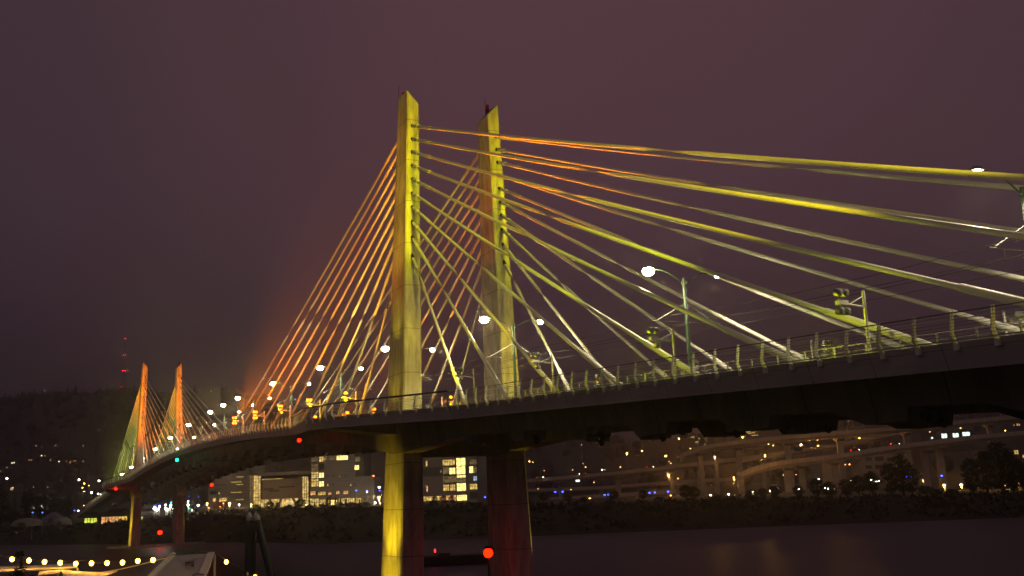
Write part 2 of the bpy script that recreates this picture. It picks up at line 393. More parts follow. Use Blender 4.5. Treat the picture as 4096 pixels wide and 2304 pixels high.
# ------------------------------------------------------------------ lamps on the bridge
def spot(name, parent, loc, target, power, col, angle, blend=.5, r=.15):
    d = bpy.data.lights.new(name, 'SPOT'); d.energy = power; d.color = col; d.spot_size = math.radians(angle); d.spot_blend = blend; d.shadow_soft_size = r
    o = bpy.data.objects.new(name, d); COL.objects.link(o); o.parent = parent; o.location = loc
    o.rotation_euler = (Vector(target)-Vector(loc)).to_track_quat('-Z', 'Y').to_euler(); return o
def point(name, parent, loc, power, col, r=.1):
    d = bpy.data.lights.new(name, 'POINT'); d.energy = power; d.color = col; d.shadow_soft_size = r
    o = bpy.data.objects.new(name, d); COL.objects.link(o); o.parent = parent; o.location = loc; return o
WARM = (1, .83, .52)
def make_lamp():
    t = empty('street_lamp')
    MB().tube((0, 0, 0), (0, 0, 9.0), .17, .13, n=12).tube((0, 0, 0), (0, 0, .5), .26, .24, n=12).tube((0, 0, 8.5), (0, 0, 8.75), .21, n=12).build('pole', M['green'], t)
    for s in (-1, 1):
        pts = [(0, s*.12, 8.6), (0, s*.9, 9.1), (0, s*1.7, 9.46), (0, s*2.5, 9.58), (0, s*2.95, 9.56)]
        MB().sweep(pts, .05, 8).build('arm', M['green'], t)
        m = MB(); rr = [(0, .34), (.12, .31), (.3, .24), (.46, .12), (.55, -.02), (.55, -.10)]
        m.loft([[(r_*.50*math.cos(t_), s*3.25+r_*.72*math.sin(t_), 9.62+z_*.6) for t_ in [2*PI*j/14 for j in range(14)]] for r_, z_ in rr[1:]], smooth=True)
        hd_ = m.build('lamp_head', M['lampcase'], t)
        k_ = 1.0 if s < 0 else .62
        MB().ball((0, s*3.25, 9.36), .42*k_, 16, 10, (1, 1.1, .82)).build('lens', M['white_lamp'], hd_)
        spot('lamp_light', hd_, (0, s*3.25, 8.94), (0, s*3.0, 0), 1900, WARM, 156, .35, .12)
        # bracket that carries the overhead wires
        MB().tube((0, s*.14, 6.95), (0, s*2.7, 5.62), .035, n=6).tube((0, s*.14, 5.55), (0, s*3.15, 5.55), .03, n=6).tube((0, s*2.1, 5.55), (0, s*2.0, 5.05), .02, n=5).build('wire_bracket', M['galv'], t)
    return t
LX = [72.2, 42.6, 13.0, -16.8, -46.2, -75.9, -105.9, -120.9, -136, -165.4, -195.3, -225, -254, -284, -314]
LD = ['lamp post at the right edge, cut off by the frame', 'tallest looking double lamp post right of both near towers', 'double lamp post in front of the right near tower',
      'double lamp post hidden behind the left near tower', 'double lamp post in the gap left of the near tower', 'double lamp post among the orange cables, above the overlook corner',
      'double lamp post where the orange cables reach the deck', 'double lamp post at the middle of the main span', 'double lamp post just left of mid span', 'orange lit double lamp post right of the far towers',
      'double lamp post between the far towers and mid span', 'lamp post at the foot of the far right tower', 'lamp post left of the far left tower', 'second lamp post beyond the far towers', 'last lamp post at the far left end of the deck']
lamp0 = make_lamp()
for i, (X, lab) in enumerate(zip(LX, LD)):
    o = lamp0 if i == 0 else dup(lamp0)
    o.location = (X, 0, dk(X))
    tag(o, 'green '+lab, 'street lamp', 'double-armed lamp posts along the bridge')
lamp0.location = (LX[0], 0, dk(LX[0]))
bpy.context.view_layer.update()
for lp, ks in ((lamp0, .3), ([o for o in bpy.data.objects if o.get('label', '').startswith('green tallest')][0], .6)):
    for h_ in [c for c in lp.children if c.name.startswith('lamp_head')]:
        for ln in [c for c in h_.children if c.name.startswith('lens')]:
            b_ = sum((Vector(q) for q in ln.bound_box), Vector())/8
            if lp is lamp0 or b_.y > 0:                              # lenses shrunk so that less glow shows
                ln.scale = (ks, ks, ks); ln.location = b_*(1-ks)
# overhead wires
for nm, h, y, lab in (('overhead_wire', 5.05, -2.0, 'thin dark contact wire over the near track'), ('overhead_wire', 5.9, -2.1, 'thin dark carrier wire above the near contact wire'),
                      ('overhead_wire', 5.05, 2.0, 'thin dark contact wire over the far track'), ('overhead_wire', 5.9, 2.1, 'thin dark carrier wire above the far contact wire')):
    pts = []
    for a, b in zip([101.8]+LX[:-1], LX):
        for k in range(4):
            t = k/4; X = a+(b-a)*t; sag = (.35 if h > 5.5 else .06)*4*t*(1-t); pts.append((X, y, dk(X)+h-sag))
    tag(MB().sweep(pts, .016, 4).build(nm, M['copper']), lab, 'wire', 'overhead wires of the bridge tracks')

# floodlight masts beside the cables
def flood_mast(X, sg, aim, col, glow, labels, towards, power, ang=26, n_up=2, n_dn=1, spill=350):
    """towards: +1 heads look east, -1 heads look west"""
    z = dk(X); t = empty('floodlight_mast', (X, sg*7.4, z), 0, labels, 'floodlight', 'floodlight masts along the cables')
    s = sg
    MB().tube((0, 0, 0), (0, 0, 3.75), .085, n=10).tube((0, 0, 0), (0, 0, .06), .2, n=10).tube((0, 0, 3.75), (0, 0, 3.8), .09, .05, n=10).build('mast', M['galv'], t)
    MB().tube((0, s*.08, 2.95), (0, s*1.3, 3.05), .055, n=8).tube((0, s*.06, 3.5), (0, s*1.0, 3.06), .035, n=8).build('arm', M['galv'], t)
    MB().box(-.16, .16, min(s*1.25, s*1.85), max(s*1.25, s*1.85), 2.98, 3.2).build('junction_box', M['galv'], t)
    tv = Vector(aim); base = Vector((X, sg*7.4, z))
    heads = [(s*(1.33+.42*k), 3.62) for k in range(n_up)]+[(s*(1.33+.42*k), 2.66) for k in range(n_dn)]
    for hy, hz in heads:
        p = Vector((0, hy, hz)); d = (tv-base-p).normalized()
        d = Vector((towards*1.0, d.y*.8, max(.12, d.z*.7))).normalized()
        m = MB(); m.tube(p-d*.28, p-d*.16, .09, .2, n=12).tube(p-d*.16, p+d*.12, .2, .22, n=12).tube(p, (0, hy, 3.1), .02, n=5)
        h = m.build('floodlight', M['lampcase'], t)
        MB().tube(p+d*.10, p+d*.14, .19, n=12).build('lens', glow, h)
    if power:
        p = Vector((towards*.5, s*1.55, 3.62))
        spot('flood_beam', t, p, tv-base, power, col, ang, .7, .25)
    if spill: point('flood_spill', t, (towards*1.5, s*2.1, 2.9), spill, col, .2)
    return t
YEL = (1, .76, .004); YG = (.84, .88, .004); GRN = (.50, .85, .04); ORA = (1, .20, .004)
names = ['beyond the picture', 'at the right edge', 'rightmost in full view', 'second leftwards in full view', 'third leftwards in full view', 'nearest the tower']
for i, X in enumerate((101.5, 84.6, 67.7, 50.9, 34.3, 19.1)):
    flood_mast(X, -1, (0, -5.6, (47, 45, 42, 39, 31, 22)[i]), (YEL, YEL, YG, YG, YEL, YEL)[i], M['lens'], 'pale floodlight mast on the right span, near side, '+names[i], -1, (330e3, 240e3, 130e3, 60e3, 20e3, 8e3)[i], (14, 15, 16, 18, 24, 44)[i], 2, 2 if i == 2 else 1, spill=(0, 260, 260, 260, 240, 140)[i])
for i, X in enumerate((98, 81.2, 64.5, 47.9, 31.3, 14.7)):
    flood_mast(X, 1, (0, 5.6, (47, 45, 42, 39, 31, 22)[i]), (YEL, YEL, YG, YG, YEL, YEL)[i], M['lens'], 'pale floodlight mast on the right span, far side, '+names[i], -1, (210e3, 160e3, 100e3, 50e3, 16e3, 8e3)[i], (13, 14, 16, 18, 24, 44)[i], spill=150)
for i, X in enumerate((-16.2, -32, -48.1, -64.8, -81.2)):
    flood_mast(X, -1, (-4, -7.2, 41-i*.3), ORA if i > 1 else (1, .45, .02), M['flood_y'] if i < 2 else M['flood_o'], 'glowing floodlight mast on the near side, %s left of the near tower' % ORD[i], 1, (20e3, 60e3, 125e3, 240e3, 400e3)[i], (46, 37, 29, 24, 21)[i], 1 if i < 1 else 2, 1 if i < 3 else 2, spill=800)
for i, X in enumerate((-24, -40.6, -57.1, -73.8)):
    flood_mast(X, 1, (-4, 6.4, 39.5+i*.5), ORA, M['flood_y'] if i < 2 else M['flood_o'], 'glowing floodlight mast on the far side, %s left of the near tower' % ORD[i], 1, (24e3, 60e3, 110e3, 200e3)[i], (38, 31, 25, 21)[i], 1 if i < 2 else 2, 1 if i < 2 else 2, spill=420)
for sg, w in ((-1, 'near'), (1, 'far')):
    for i, X in enumerate((-157, -176, -194, -212)):
        flood_mast(X, sg, (-238, sg*5.6, 44-i*2), ORA, M['lens'], 'floodlight mast on the %s side, %s right of the small towers' % (w, ORD[3-i]), -1, (340e3, 200e3, 100e3, 46e3)[i], (20, 24, 30, 40)[i], spill=200)
    for i, X in enumerate((-262, -285, -310)):
        flood_mast(X, sg, (-241, sg*5.6, 36+i*4), (.62, .85, .03) if i else (.8, .8, .04), M['lens'], 'floodlight mast on the %s side, %s beyond the far towers' % (w, ORD[i]), 1, (26e3, 50e3, 80e3)[i], (48, 34, 26)[i], spill=150)
# uplights at the towers' feet
def uplight(loc, aim, col, power, ang, label, glow, r=.3, blend=.6):
    t = empty('uplight', loc, 0, label, 'floodlight', 'uplights at the feet of the towers')
    base = Vector(loc); d = (Vector(aim)-base).normalized()
    MB().box(-.25, .25, -.2, .2, 0, .08).tube((0, 0, .05), Vector((0, 0, .3)), .05, n=6).build('bracket', M['dark'], t)
    c = Vector((0, 0, .42)); h = MB().tube(c-d*.16, c+d*.16, .16, .2, n=12).build('floodlight', M['lampcase'], t)
    MB().tube(c+d*.14, c+d*.18, .17, n=12).build('lens', glow, h)
    spot('flood_beam', t, c+d*.3, Vector(aim)-base, power, col, ang, blend, r)
UY = (1, .74, .02)
for ti, c in enumerate(XC):
    side = ('near', 'far')[ti]; k = UY if ti == 0 else (1, .30, .006); n_ = ('big yellow', 'small orange')[ti]
    for j, (dx, yy, za, pw, an) in enumerate(((-1.5, -10.3, 22, 420, 84), (-.6, -15.3, 29, 5600, 19), (.5, -15.3, 38, 16000, 13), (1.5, -15.3, 48, 34000, 10))):
        uplight((c+dx, yy, dk(c)+.05), (c, -6.4 if za > 24 else -7.2, za), k, pw*(1 if ti == 0 else 1.5), an, 'uplight on the overlook deck below the %s tower, %s from the left' % (n_, ORD[j]), M['lens'], blend=1)
    uplight((c-2.0, -14.2, -2.05), (c-1.0, -7.9, .4), (1, .66, .01), 3000, 70, 'left uplight on the pile cap below the left leg of the %s towers' % n_, M['lens'], blend=1)
    uplight((c+.6, -14.2, -2.05), (c-.7, -7.8, 6.0), (1, .66, .01), 10500, 50, 'right uplight on the pile cap below the left leg of the %s towers' % n_, M['lens'], blend=1)
    uplight((c+1.85, 14.2, -2.05), (c+1.5, 8.0, 5), (1, .70, .02), 2600, 46, 'uplight on the pile cap behind the right leg of the %s towers' % n_, M['lens'])
for X, lab in ((-5.2, 'left'), (5.4, 'right')):
    p_ = (X, -hw(X)+.35, dk(X)); t = empty('marker_light', p_, 0, 'small glowing orange light on the overlook edge, the %s one' % lab, 'light', 'orange lights on the overlook edge')
    MB().tube((0, 0, 0), (0, 0, .22), .07, n=8).build('post', M['dark'], t); MB().ball((0, 0, .3), .17, 10, 6, (1.4, 1, .8)).build('lantern', M['flood_o'], t)

# ================================================================== river, far bank, hills
M['water'] = mat('river_water', (.016, .014, .015), .42, spec=.5, bump=.5, bscale=.5, stretch=(.35, 1.2, 1))
M['soil'] = mat('bank_soil', (.022, .020, .014), .95, noise=.4, scale=.15, bump=.3, bscale=1.2)
M['hill'] = mat('hill_forest_floor', (.020, .022, .018), .95, noise=.4, scale=.02)
M['leaf'] = mat('dark_leaves', (.032, .040, .018), .8, noise=.5, scale=.35)
M['leaf2'] = mat('bush_leaves', (.016, .018, .011), .8, noise=.5, scale=.5)
M['needle'] = mat('conifer_needles', (.018, .026, .018), .9, noise=.4, scale=.1)
M['bark'] = mat('bark', (.06, .045, .03), .9, noise=.3, scale=3)
M['viaduct'] = stripes(mat('viaduct_concrete', (.46, .40, .33), .85, noise=.18, scale=.25, bump=.2, bscale=2), 'X', 2.6, .28, .72)
M['pier'] = mat('pier_concrete', (.36, .33, .29), .85, noise=.22, scale=.3, bump=.2, bscale=2)
M['steel'] = mat('steel_pole', (.28, .27, .25), .5, metal=.3)
WZ = -2.5
tag(MB().box(-700, 420, -700, 700, WZ-6, WZ).build('river', M['water']), kind='structure')
def lerp(T, x):
    for (a, *p), (b, *q) in zip(T, T[1:]):
        if x <= b:
            t = max(0, (x-a)/(b-a)); return [u+(v-u)*t for u, v in zip(p, q)]
    return list(T[-1][1:])
BANK = [(-1600, 600, 4.5), (-800, 520, 4.2), (0, 430, 4.0), (400, 375, 4.3), (700, 350, 5.8), (900, 338, 6.7), (1300, 285, 6.9), (2127, 276, 5.2), (3000, 270, 3.9), (4096, 257, 2.2), (5400, 240, 1.6)]
def ground(px, d):
    w, zt = lerp(BANK, px); o = d-w
    P = [(-12, -5), (0, -2.55), (5, -1.7), (14, -2.5+(zt+2.5)*.55), (27, zt), (36, zt+.15), (130, zt), (420, zt+.4), (900, 9), (1500, 16)]
    z = lerp(P, o)[0]
    return z+(math.sin(px*.021+o*.3)+math.sin(px*.0057+o*.13))*.18*min(1, max(0, o/5))
cols = list(range(-1600, 5401, 70)); offs = [-12, 0, 2.5, 5, 9, 14, 20, 27, 36, 70, 130, 250, 420, 900, 1500]
m = MB(); vs = []
for px in cols:
    w = lerp(BANK, px)[0]
    for o in offs:
        p = at(px, 2000, w+o); p.z = ground(px, w+o); vs.append(p)
n = len(offs)
m.add(vs, [(i*n+j, (i+1)*n+j, (i+1)*n+j+1, i*n+j+1) for i in range(len(cols)-1) for j in range(n-1)], True)
tag(m.build('far_bank', M['soil']), kind='structure')
# leaves
def leaf_cloud(m, centres, r, per, size, flat=.8):
    for c in centres:
        for _ in range(per):
            while True:
                d = Vector((random.uniform(-1, 1), random.uniform(-1, 1), random.uniform(-1, 1)))
                if .2 < d.length < 1: break
            p = Vector(c)+Vector((d.x*r, d.y*r, d.z*r*flat)); a = Vector((random.gauss(0, 1), random.gauss(0, 1), random.gauss(0, 1))).normalized()
            b = a.orthogonal().normalized()*size*random.uniform(.5, 1.2); a = a.cross(b).normalized()*size*random.uniform(.5, 1.1)
            m.add([p-a, p+b, p+a, p-b*.7], [(0, 1, 2, 3)])
# scrub on the slope of the far bank: nobody could count it
m = MB()
for _ in range(1500):
    px = random.uniform(-300, 4500); w = lerp(BANK, px)[0]; o = random.choice((random.uniform(3, 24), random.uniform(18, 32)))
    p = at(px, 2000, w+o); p.z = ground(px, w+o)+.3
    leaf_cloud(m, [p], random.uniform(.7, 1.9), 9, .55, .7)
tag(m.build('bank_scrub', M['leaf2']), 'dark scrub and grass covering the slope of the far bank', 'scrub', kind='stuff')
# hills
HILL = [(-1400, 1700), (-400, 1640), (0, 1622), (120, 1606), (300, 1600), (450, 1592), (620, 1598), (760, 1600), (1000, 1610), (1400, 1690), (2000, 1760), (2600, 1775), (3300, 1715), (4300, 1650), (5400, 1680)]
def hz(px, t):
    y = lerp(HILL, px)[0]; top = at(px, y, 2400).z; base = 12
    return base+(top-base)*(t*t*(3-2*t))
m = MB(); vs = []; hc = list(range(-1400, 5401, 50)); ht = [0, .12, .25, .4, .55, .7, .85, 1, 1.25]
for px in hc:
    for t in ht:
        d = 1150+1250*t; p = at(px, 2000, d); p.z = hz(px, min(t, 1))-(max(0, t-1)*150)+math.sin(px*.013+t*5)*5*(t > 0)*(1 if t < 1 else .3)
        vs.append(p)
n = len(ht); m.add(vs, [(i*n+j, (i+1)*n+j, (i+1)*n+j+1, i*n+j+1) for i in range(len(hc)-1) for j in range(n-1)], True)
tag(m.build('hills', M['hill']), kind='structure')
m = MB()
for i in range(2300):
    px = random.uniform(-300, 1100) if i < 1500 else random.uniform(1000, 4300); t = random.choice((random.uniform(.9, 1.02), random.random()))
    p = at(px, 2000, 1150+1250*t); p.z = hz(px, min(t, 1))-5; h = random.uniform(14, 34)*(1.15 if random.random() < .12 else .8); r = h*random.uniform(.14, .24)
    if random.random() < .5:
        for k in range(3): m.tube(p+Vector((0, 0, h*.22*k+2)), p+Vector((0, 0, h*(.5+.25*k))), r*(1-.27*k), .1, n=6, cap=False)
    else: m.ball(p+Vector((0, 0, h*.4)), h*.34, 7, 5, (1.1, 1.1, .95))
tag(m.build('hill_forest', M['needle']), 'far-off dark conifer forest covering the hills', 'forest', kind='stuff')

# ------------------------------------------------------------------ far lamps: every one a thing
def far_lamp(px, py, d, glow, r, label, group, power=0, col=(1, .6, .2), base_y=None, arm=0, pole=True, double=False):
    p = at(px, py, d); gz = at(px, base_y, d).z if base_y else ground(px, d)
    gz = min(gz, p.z-1.5)
    t = empty('far_street_lamp', (p.x, p.y, gz), RZ, label, 'street lamp', group); h = p.z-gz
    if pole:
        m = MB()
        if arm: m.sweep([(arm, 0, 0), (arm, 0, h-.8), (arm*.8, 0, h+.1), (arm*.4, 0, h+.35), (0, 0, h+.3)], .11, 6)
        else: m.tube((0, 0, 0), (0, 0, h+.2), .12, .09, n=6)
        m.build('pole', M['steel'], t)
    hd_ = MB().ball((0, 0, h+r*.75), r*.8, 8, 4, (1, 1, .4)).build('lamp_head', M['lampcase'], t)
    MB().ball((0, 0, h), r, 8, 6, (1, 1, .8)).build('lens', glow, hd_)
    if power: point('lamp_light', t, (0, -.2, h-r-.3), power, col, .2)
    return t
def row(place, word, group, glow, d, items, power=0, col=(1, .6, .2)):
    items = sorted(items)
    for i, it in enumerate(items):
        px, py, r = it[:3]; kw = it[3] if len(it) > 3 else {}
        far_lamp(px, py, kw.get('d', d), kw.get('glow', glow), r, '%s %s, %s from the left' % (word, place, ORD[i]), group, kw.get('power', power), kw.get('col', col), kw.get('base'), kw.get('arm', 0))
AMB = (1, .44, .08)
row('on the dark far left bank', 'white street lamp', 'white lamps on the far left bank', M['white_far'], 560, [(28, 1914, .42), (316, 1919, .42), (396, 1923, .42), (366, 1970, .38), (393, 1975, .3), (403, 1977, .26), (313, 2043, .3), (336, 1966, .2)])
row('on the dark far left bank', 'amber lamp', 'amber lamps on the far left bank', M['amber'], 600, [(337, 1934, .40), (330, 1951, .36), (356, 1942, .25), (335, 2022, .26), (53, 1951, .12), (191, 1949, .12), (134, 1948, .12)])
row('beside the tents on the left bank', 'blue lamp', 'blue lamps by the tents', M['blue'], 420, [(131, 2050, .26), (170, 2050, .26), (298, 2042, .26)])
row('between the far bridge legs', 'white lamp', 'white lamps between the far legs', M['white_far'], 400, [(619, 2032, .55), (629, 2038, .40), (638, 2026, .26), (662, 2019, .30), (663, 2034, .40), (671, 2039, .34), (683, 2022, .34), (682, 2030, .26), (695, 2036, .3)], 160, (.9, 1, .8))
row('between the far bridge legs', 'small blue lamp', 'blue lamps between the far legs', M['blue'], 400, [(625, 2020, .16), (639, 2020, .18), (756, 1986, .12), (794, 1988, .12)])
far_lamp(684, 2011, 395, M['teal'], .24, 'green traffic light between the far bridge legs', None, base_y=2050)
far_lamp(757, 2034, 395, M['teal'], .20, 'green light low beside the far right bridge leg', None, base_y=2050)
row('right of the far bridge legs', 'lamp', 'lamps right of the far bridge legs', M['white_far'], 410, [(753, 2020, .42), (753, 2006, .26), (793, 2021, .34), (768, 2039, .2), (957, 2018, .2)], 160, (.95, 1, .85))
row('in front of the white building', 'amber lamp', 'amber lamps before the white building', M['amber'], 430, [(829, 2013, .34, dict(power=2500)), (918, 2013, .50, dict(power=3000)), (836, 2031, .15), (894, 2013, .12), (880, 2026, .12)], 0, (1, .6, .25))
row('added to light the brown hall', 'low warm lamp', 'added warm lamps lighting the hall', M['amber'], 470, [(1005, 2018, .3, dict(power=1000)), (1075, 2022, .22, dict(power=1000)), (1150, 2022, .22, dict(power=1000)), (1225, 2018, .26, dict(power=900)), (1300, 2016, .22, dict(power=700))], 0, (1, .62, .25))  # added lamps, put in only to brighten the hall front
row('in the gap left of the near leg', 'blue topped lamp', 'blue lamps left of the near leg', M['blue'], 470, [(1425, 1962, .34), (1468, 1963, .30), (1518, 1962, .26)])
row('in the gap left of the near leg', 'warm lamp', 'warm lamps left of the near leg', M['amber'], 470, [(1494, 1903, .40, dict(glow=M['orange_dim'])), (1517, 1949, .40, dict(glow=M['white_far'])), (1516, 1989, .55, dict(power=6000)), (1501, 2010, .34, dict(glow=M['white_far'])), (1521, 2012, .24), (1468, 1968, .2, dict(glow=M['white_far']))], 0, (1, .72, .35))
row('between the near bridge legs', 'lamp', 'lamps between the near legs', M['amber'], 470, [(1940, 1989, .36, dict(glow=M['blue'])), (1933, 2017, .50, dict(power=4000))], 0, (1, .7, .3))
z8 = lambda x, y: (2048+.3975*x, 1650+.3975*y)
z7 = lambda x, y: (3072+.3975*x, 1600+.3975*y)
row('along the left part of the viaduct', 'tall roadway lamp', 'tall roadway lamps on the viaduct', M['amber'], 760, [(*z8(175, 493), .42, dict(base=1915)), (*z8(210, 500), .2, dict(base=1912)), (*z8(1155, 411), .55, dict(base=1870, power=1339)), (*z8(1310, 385), .36, dict(base=1862, power=1339)), (*z8(1680, 262), .52, dict(base=1835, power=1607)), (*z8(2320, 248), .60, dict(base=1780, power=1607)), (*z8(1795, 363), .26, dict(base=1805))], 0, AMB)
row('along the right part of the viaduct', 'arched roadway lamp', 'arched roadway lamps on the viaduct', M['amber'], 640, [(*z7(640, 222), .72, dict(base=1718, power=2998, d=650)), (*z7(503, 460), .44, dict(base=1814, arm=8, power=3427)), (*z7(920, 384), .42, dict(base=1792, arm=8, power=3427)), (*z7(1893, 229), .42, dict(base=1712, power=2142)), (*z7(2388, 308), .36, dict(base=1735)), (*z7(333, 450), .44, dict(base=1790, power=1713, glow=M['white_far'])), (*z7(1438, 335), .16, dict(base=1762))], 0, AMB)
row('under the left part of the viaduct', 'amber lamp', 'amber lamps under the left viaduct', M['amber'], 600, [(*z8(657, 878), .45), (*z8(784, 868), .60, dict(power=6695)), (*z8(930, 868), .62, dict(power=6695)), (*z8(947, 864), .36), (*z8(1225, 868), .62, dict(power=8035)), (*z8(1247, 853), .42), (*z8(1450, 862), .62, dict(power=8035)), (*z8(1428, 855), .30), (*z8(1597, 835), .36), (*z8(1532, 857), .26), (*z8(1607, 850), .30), (*z8(1663, 855), .30), (*z8(418, 882), .26), (*z8(442, 900), .16), (*z8(490, 890), .16), (*z8(540, 878), .24), (*z8(720, 888), .24), (*z8(222, 900), .24), (*z8(1090, 880), .26)], 0, AMB)
row('far behind the left viaduct', 'small amber lamp', 'small amber lamps behind the viaduct', M['amber_dim'], 900, [(*z8(1548, 437), .85, dict(glow=M['amber'])), (*z8(1598, 512), .5), (*z8(1580, 492), .36), (*z8(740, 549), .5), (*z8(905, 577), .5, dict(glow=M['white_far'])), (*z8(325, 585), .3), (*z8(610, 577), .36), (*z8(935, 577), .3), (*z8(1090, 549), .5), (*z8(715, 515), .3), (*z8(700, 325), .3), (*z8(885, 335), .26)])
row('among the viaduct columns', 'orange lamp', 'orange lamps among the viaduct columns', M['amber_dim'], 538, [(*z8(1575, 627), .55, dict(power=6695)), (*z8(2232, 653), .5, dict(power=6695)), (*z8(1670, 665), .3), (*z8(2040, 444), .45, dict(power=4015)), (*z8(2545, 427), .4, dict(power=5355)), (*z8(825, 703), .25), (*z8(595, 776), .25), (*z8(262, 768), .22), (*z8(2180, 823), .34, dict(glow=M['white_far'])), (*z8(1998, 832), .36, dict(glow=M['white_far']))], 0, AMB)
row('below the left viaduct', 'blue lamp', 'blue lamps below the left viaduct', M['blue'], 520, [(*z8(434, 800), .42), (*z8(510, 797), .45), (*z8(932, 830), .42), (*z8(970, 827), .45), (*z8(1383, 808), .42), (*z8(1438, 804), .40), (*z8(1570, 797), .46)])
row('below the right viaduct', 'blue lamp', 'blue lamps below the right viaduct', M['blue'], 520, [(*z7(1390, 770), .40), (*z7(1438, 775), .48), (*z7(1748, 762), .48)])
row('on the bank at the lower right', 'bright amber lamp', 'bright amber lamps at the lower right', M['amber'], 420, [(*z7(1772, 858), .52, dict(power=1499)), (*z7(1945, 855), .58, dict(power=1928)), (*z7(2175, 845), .50, dict(power=1071)), (*z7(2218, 843), .40), (*z7(2400, 842), .40, dict(power=1071)), (*z7(2387, 862), .28), (*z7(2425, 866), .36), (*z7(2517, 840), .40, dict(power=1071)), (*z7(2100, 853), .26), (*z7(1967, 925), .24), (*z7(1815, 930), .24)], 0, (1, .52, .12))
row('among the trees at the right', 'small lamp', 'small lamps among the right trees', M['white_far'], 460, [(*z7(512, 798), .26), (*z7(307, 898), .30, dict(power=240)), (*z7(577, 888), .30, dict(power=401)), (*z7(603, 893), .36), (*z7(835, 810), .30), (*z7(1035, 805), .26), (*z7(1110, 815), .36), (*z7(1087, 818), .24), (*z7(20, 910), .30, dict(power=401)), (*z7(105, 885), .2), (*z8(2425, 795), .30, dict(power=589))], 0, (.95, .95, .5))
row('behind the trees at the right', 'small orange lamp', 'small orange lamps behind the right trees', M['amber_dim'], 600, [(*z7(515, 852), .42), (*z7(1560, 808), .42, dict(power=1071)), (*z7(778, 650), .30), (*z7(820, 647), .42), (*z7(155, 755), .30), (*z7(283, 750), .24), (*z7(1470, 890), .3, dict(power=937, col=(1, .35, .05)))], 0, AMB)
row('high between the viaduct decks', 'orange lamp', 'orange lamps between the viaduct decks', M['amber_dim'], 800, [(*z7(497, 400), .6), (*z7(580, 382), .55), (*z7(680, 374), .4), (*z7(5, 445), .5), (*z7(52, 458), .5), (*z7(1938, 283), .5), (*z7(2320, 264), .5), (*z7(1630, 322), .5), (*z7(990, 222), .5), (*z7(895, 205), .3)])

# ------------------------------------------------------------------ viaducts
def viaduct(label, pts, d, thick, width, piers, rail=True):
    """pts: outline of the top of the parapet in the photograph; piers: (pixel x, pixel width, d offset)"""
    P = []
    for a, b in zip(pts, pts[1:]):
        for k in range(6):
            t = k/6; P.append((a[0]+(b[0]-a[0])*t, a[1]+(b[1]-a[1])*t))
    P.append(pts[-1])
    W_ = [at(x, y, d if not isinstance(d, tuple) else d[0]+(d[1]-d[0])*(x-pts[0][0])/(pts[-1][0]-pts[0][0])) for x, y in P]
    root = empty('road_viaduct', tuple(W_[0]), RZ, label, 'viaduct', 'elevated roads at the right'); R_ = Matrix.Rotation(-RZ, 3, 'Z')
    Q = [R_ @ (w-W_[0]) for w in W_]
    MB().loft([[(q.x, 0+q.y, q.z), (q.x, q.y+.3, q.z), (q.x, q.y+.35, q.z-1.0), (q.x, q.y+width-.3, q.z-1.0), (q.x, q.y+width-.3, q.z), (q.x, q.y+width, q.z), (q.x, q.y+width, q.z-2.3), (q.x, q.y+width*.8, q.z-thick), (q.x, q.y+width*.2, q.z-thick), (q.x, q.y+.9, q.z-2.4), (q.x, q.y, q.z-2.3)] for q in Q]).build('road_deck', M['viaduct'], root)
    for px, pw, do in piers:
        # where on the deck
        i = min(range(len(P)), key=lambda j: abs(P[j][0]-px)); q = Q[i]
        w = pw*mpp(d if not isinstance(d, tuple) else d[0]); zb = -4-W_[0].z
        m = MB(); y0 = q.y+width*.5+do
        m.loft([[(q.x-w/2*s, y0-1.1*s, z), (q.x+w/2*s, y0-1.1*s, z), (q.x+w/2*s, y0+1.1*s, z), (q.x-w/2*s, y0+1.1*s, z)] for z, s in ((zb, 1.1), (q.z-thick-1.6, .95))])
        pier_ = m.build('pier', M['pier'], root)
        MB().loft([[(q.x-w*.65, y, zz) for zz in (q.z-thick, q.z-thick-h)]+[(q.x+w*.65, y, zz) for zz in (q.z-thick-h, q.z-thick)] for y, h in ((q.y+.6, .7), (y0-1.3, 1.9), (y0+1.3, 1.9), (q.y+width-.6, .7))]).build('pier_cap', M['pier'], pier_)
    return root
viaduct('long low-rising viaduct deck coming out from behind the right bridge leg', [(2040, 1925), (2120, 1915), (2473, 1885), (2795, 1848), (3000, 1824), (3110, 1808), (3350, 1774), (3600, 1724), (3760, 1690)], (700, 740), 3.6, 13, [(2258, 12, 0), (2486, 20, 0), (2706, 13, 0), (2770, 14, 0), (2870, 13, 0), (3046, 14, 0)])
viaduct('topmost curved viaduct ramp that begins above the trees at the right', [(2718, 1826), (2745, 1806), (2803, 1783), (2900, 1768), (3072, 1748), (3320, 1728), (3589, 1706), (3850, 1680), (4200, 1648)], 625, 3.8, 11, [(2805, 20, 0), (2870, 12, 2), (2966, 20, 0), (3150, 26, 0), (3358, 24, 0), (3612, 20, 0), (3946, 16, 0)])
viaduct('lower front viaduct ramp crossing the picture at the far right', [(2962, 1892), (3010, 1872), (3072, 1853), (3155, 1838), (3345, 1817), (3605, 1776), (3940, 1736), (4200, 1714)], 565, 3.8, 11, [(3152, 28, 0), (3232, 22, 4), (3360, 22, 0), (3438, 22, 4), (3624, 30, 0), (3700, 22, 4), (3748, 26, 2)])
viaduct('lower level viaduct deck far behind, between the columns at left', [(2040, 1960), (2124, 1955), (2406, 1945), (2620, 1928), (2760, 1918), (2960, 1910)], 820, 3.2, 12, [(2190, 12, 0), (2405, 14, 0), (2620, 13, 0), (2740, 15, 0), (2836, 14, 0)])
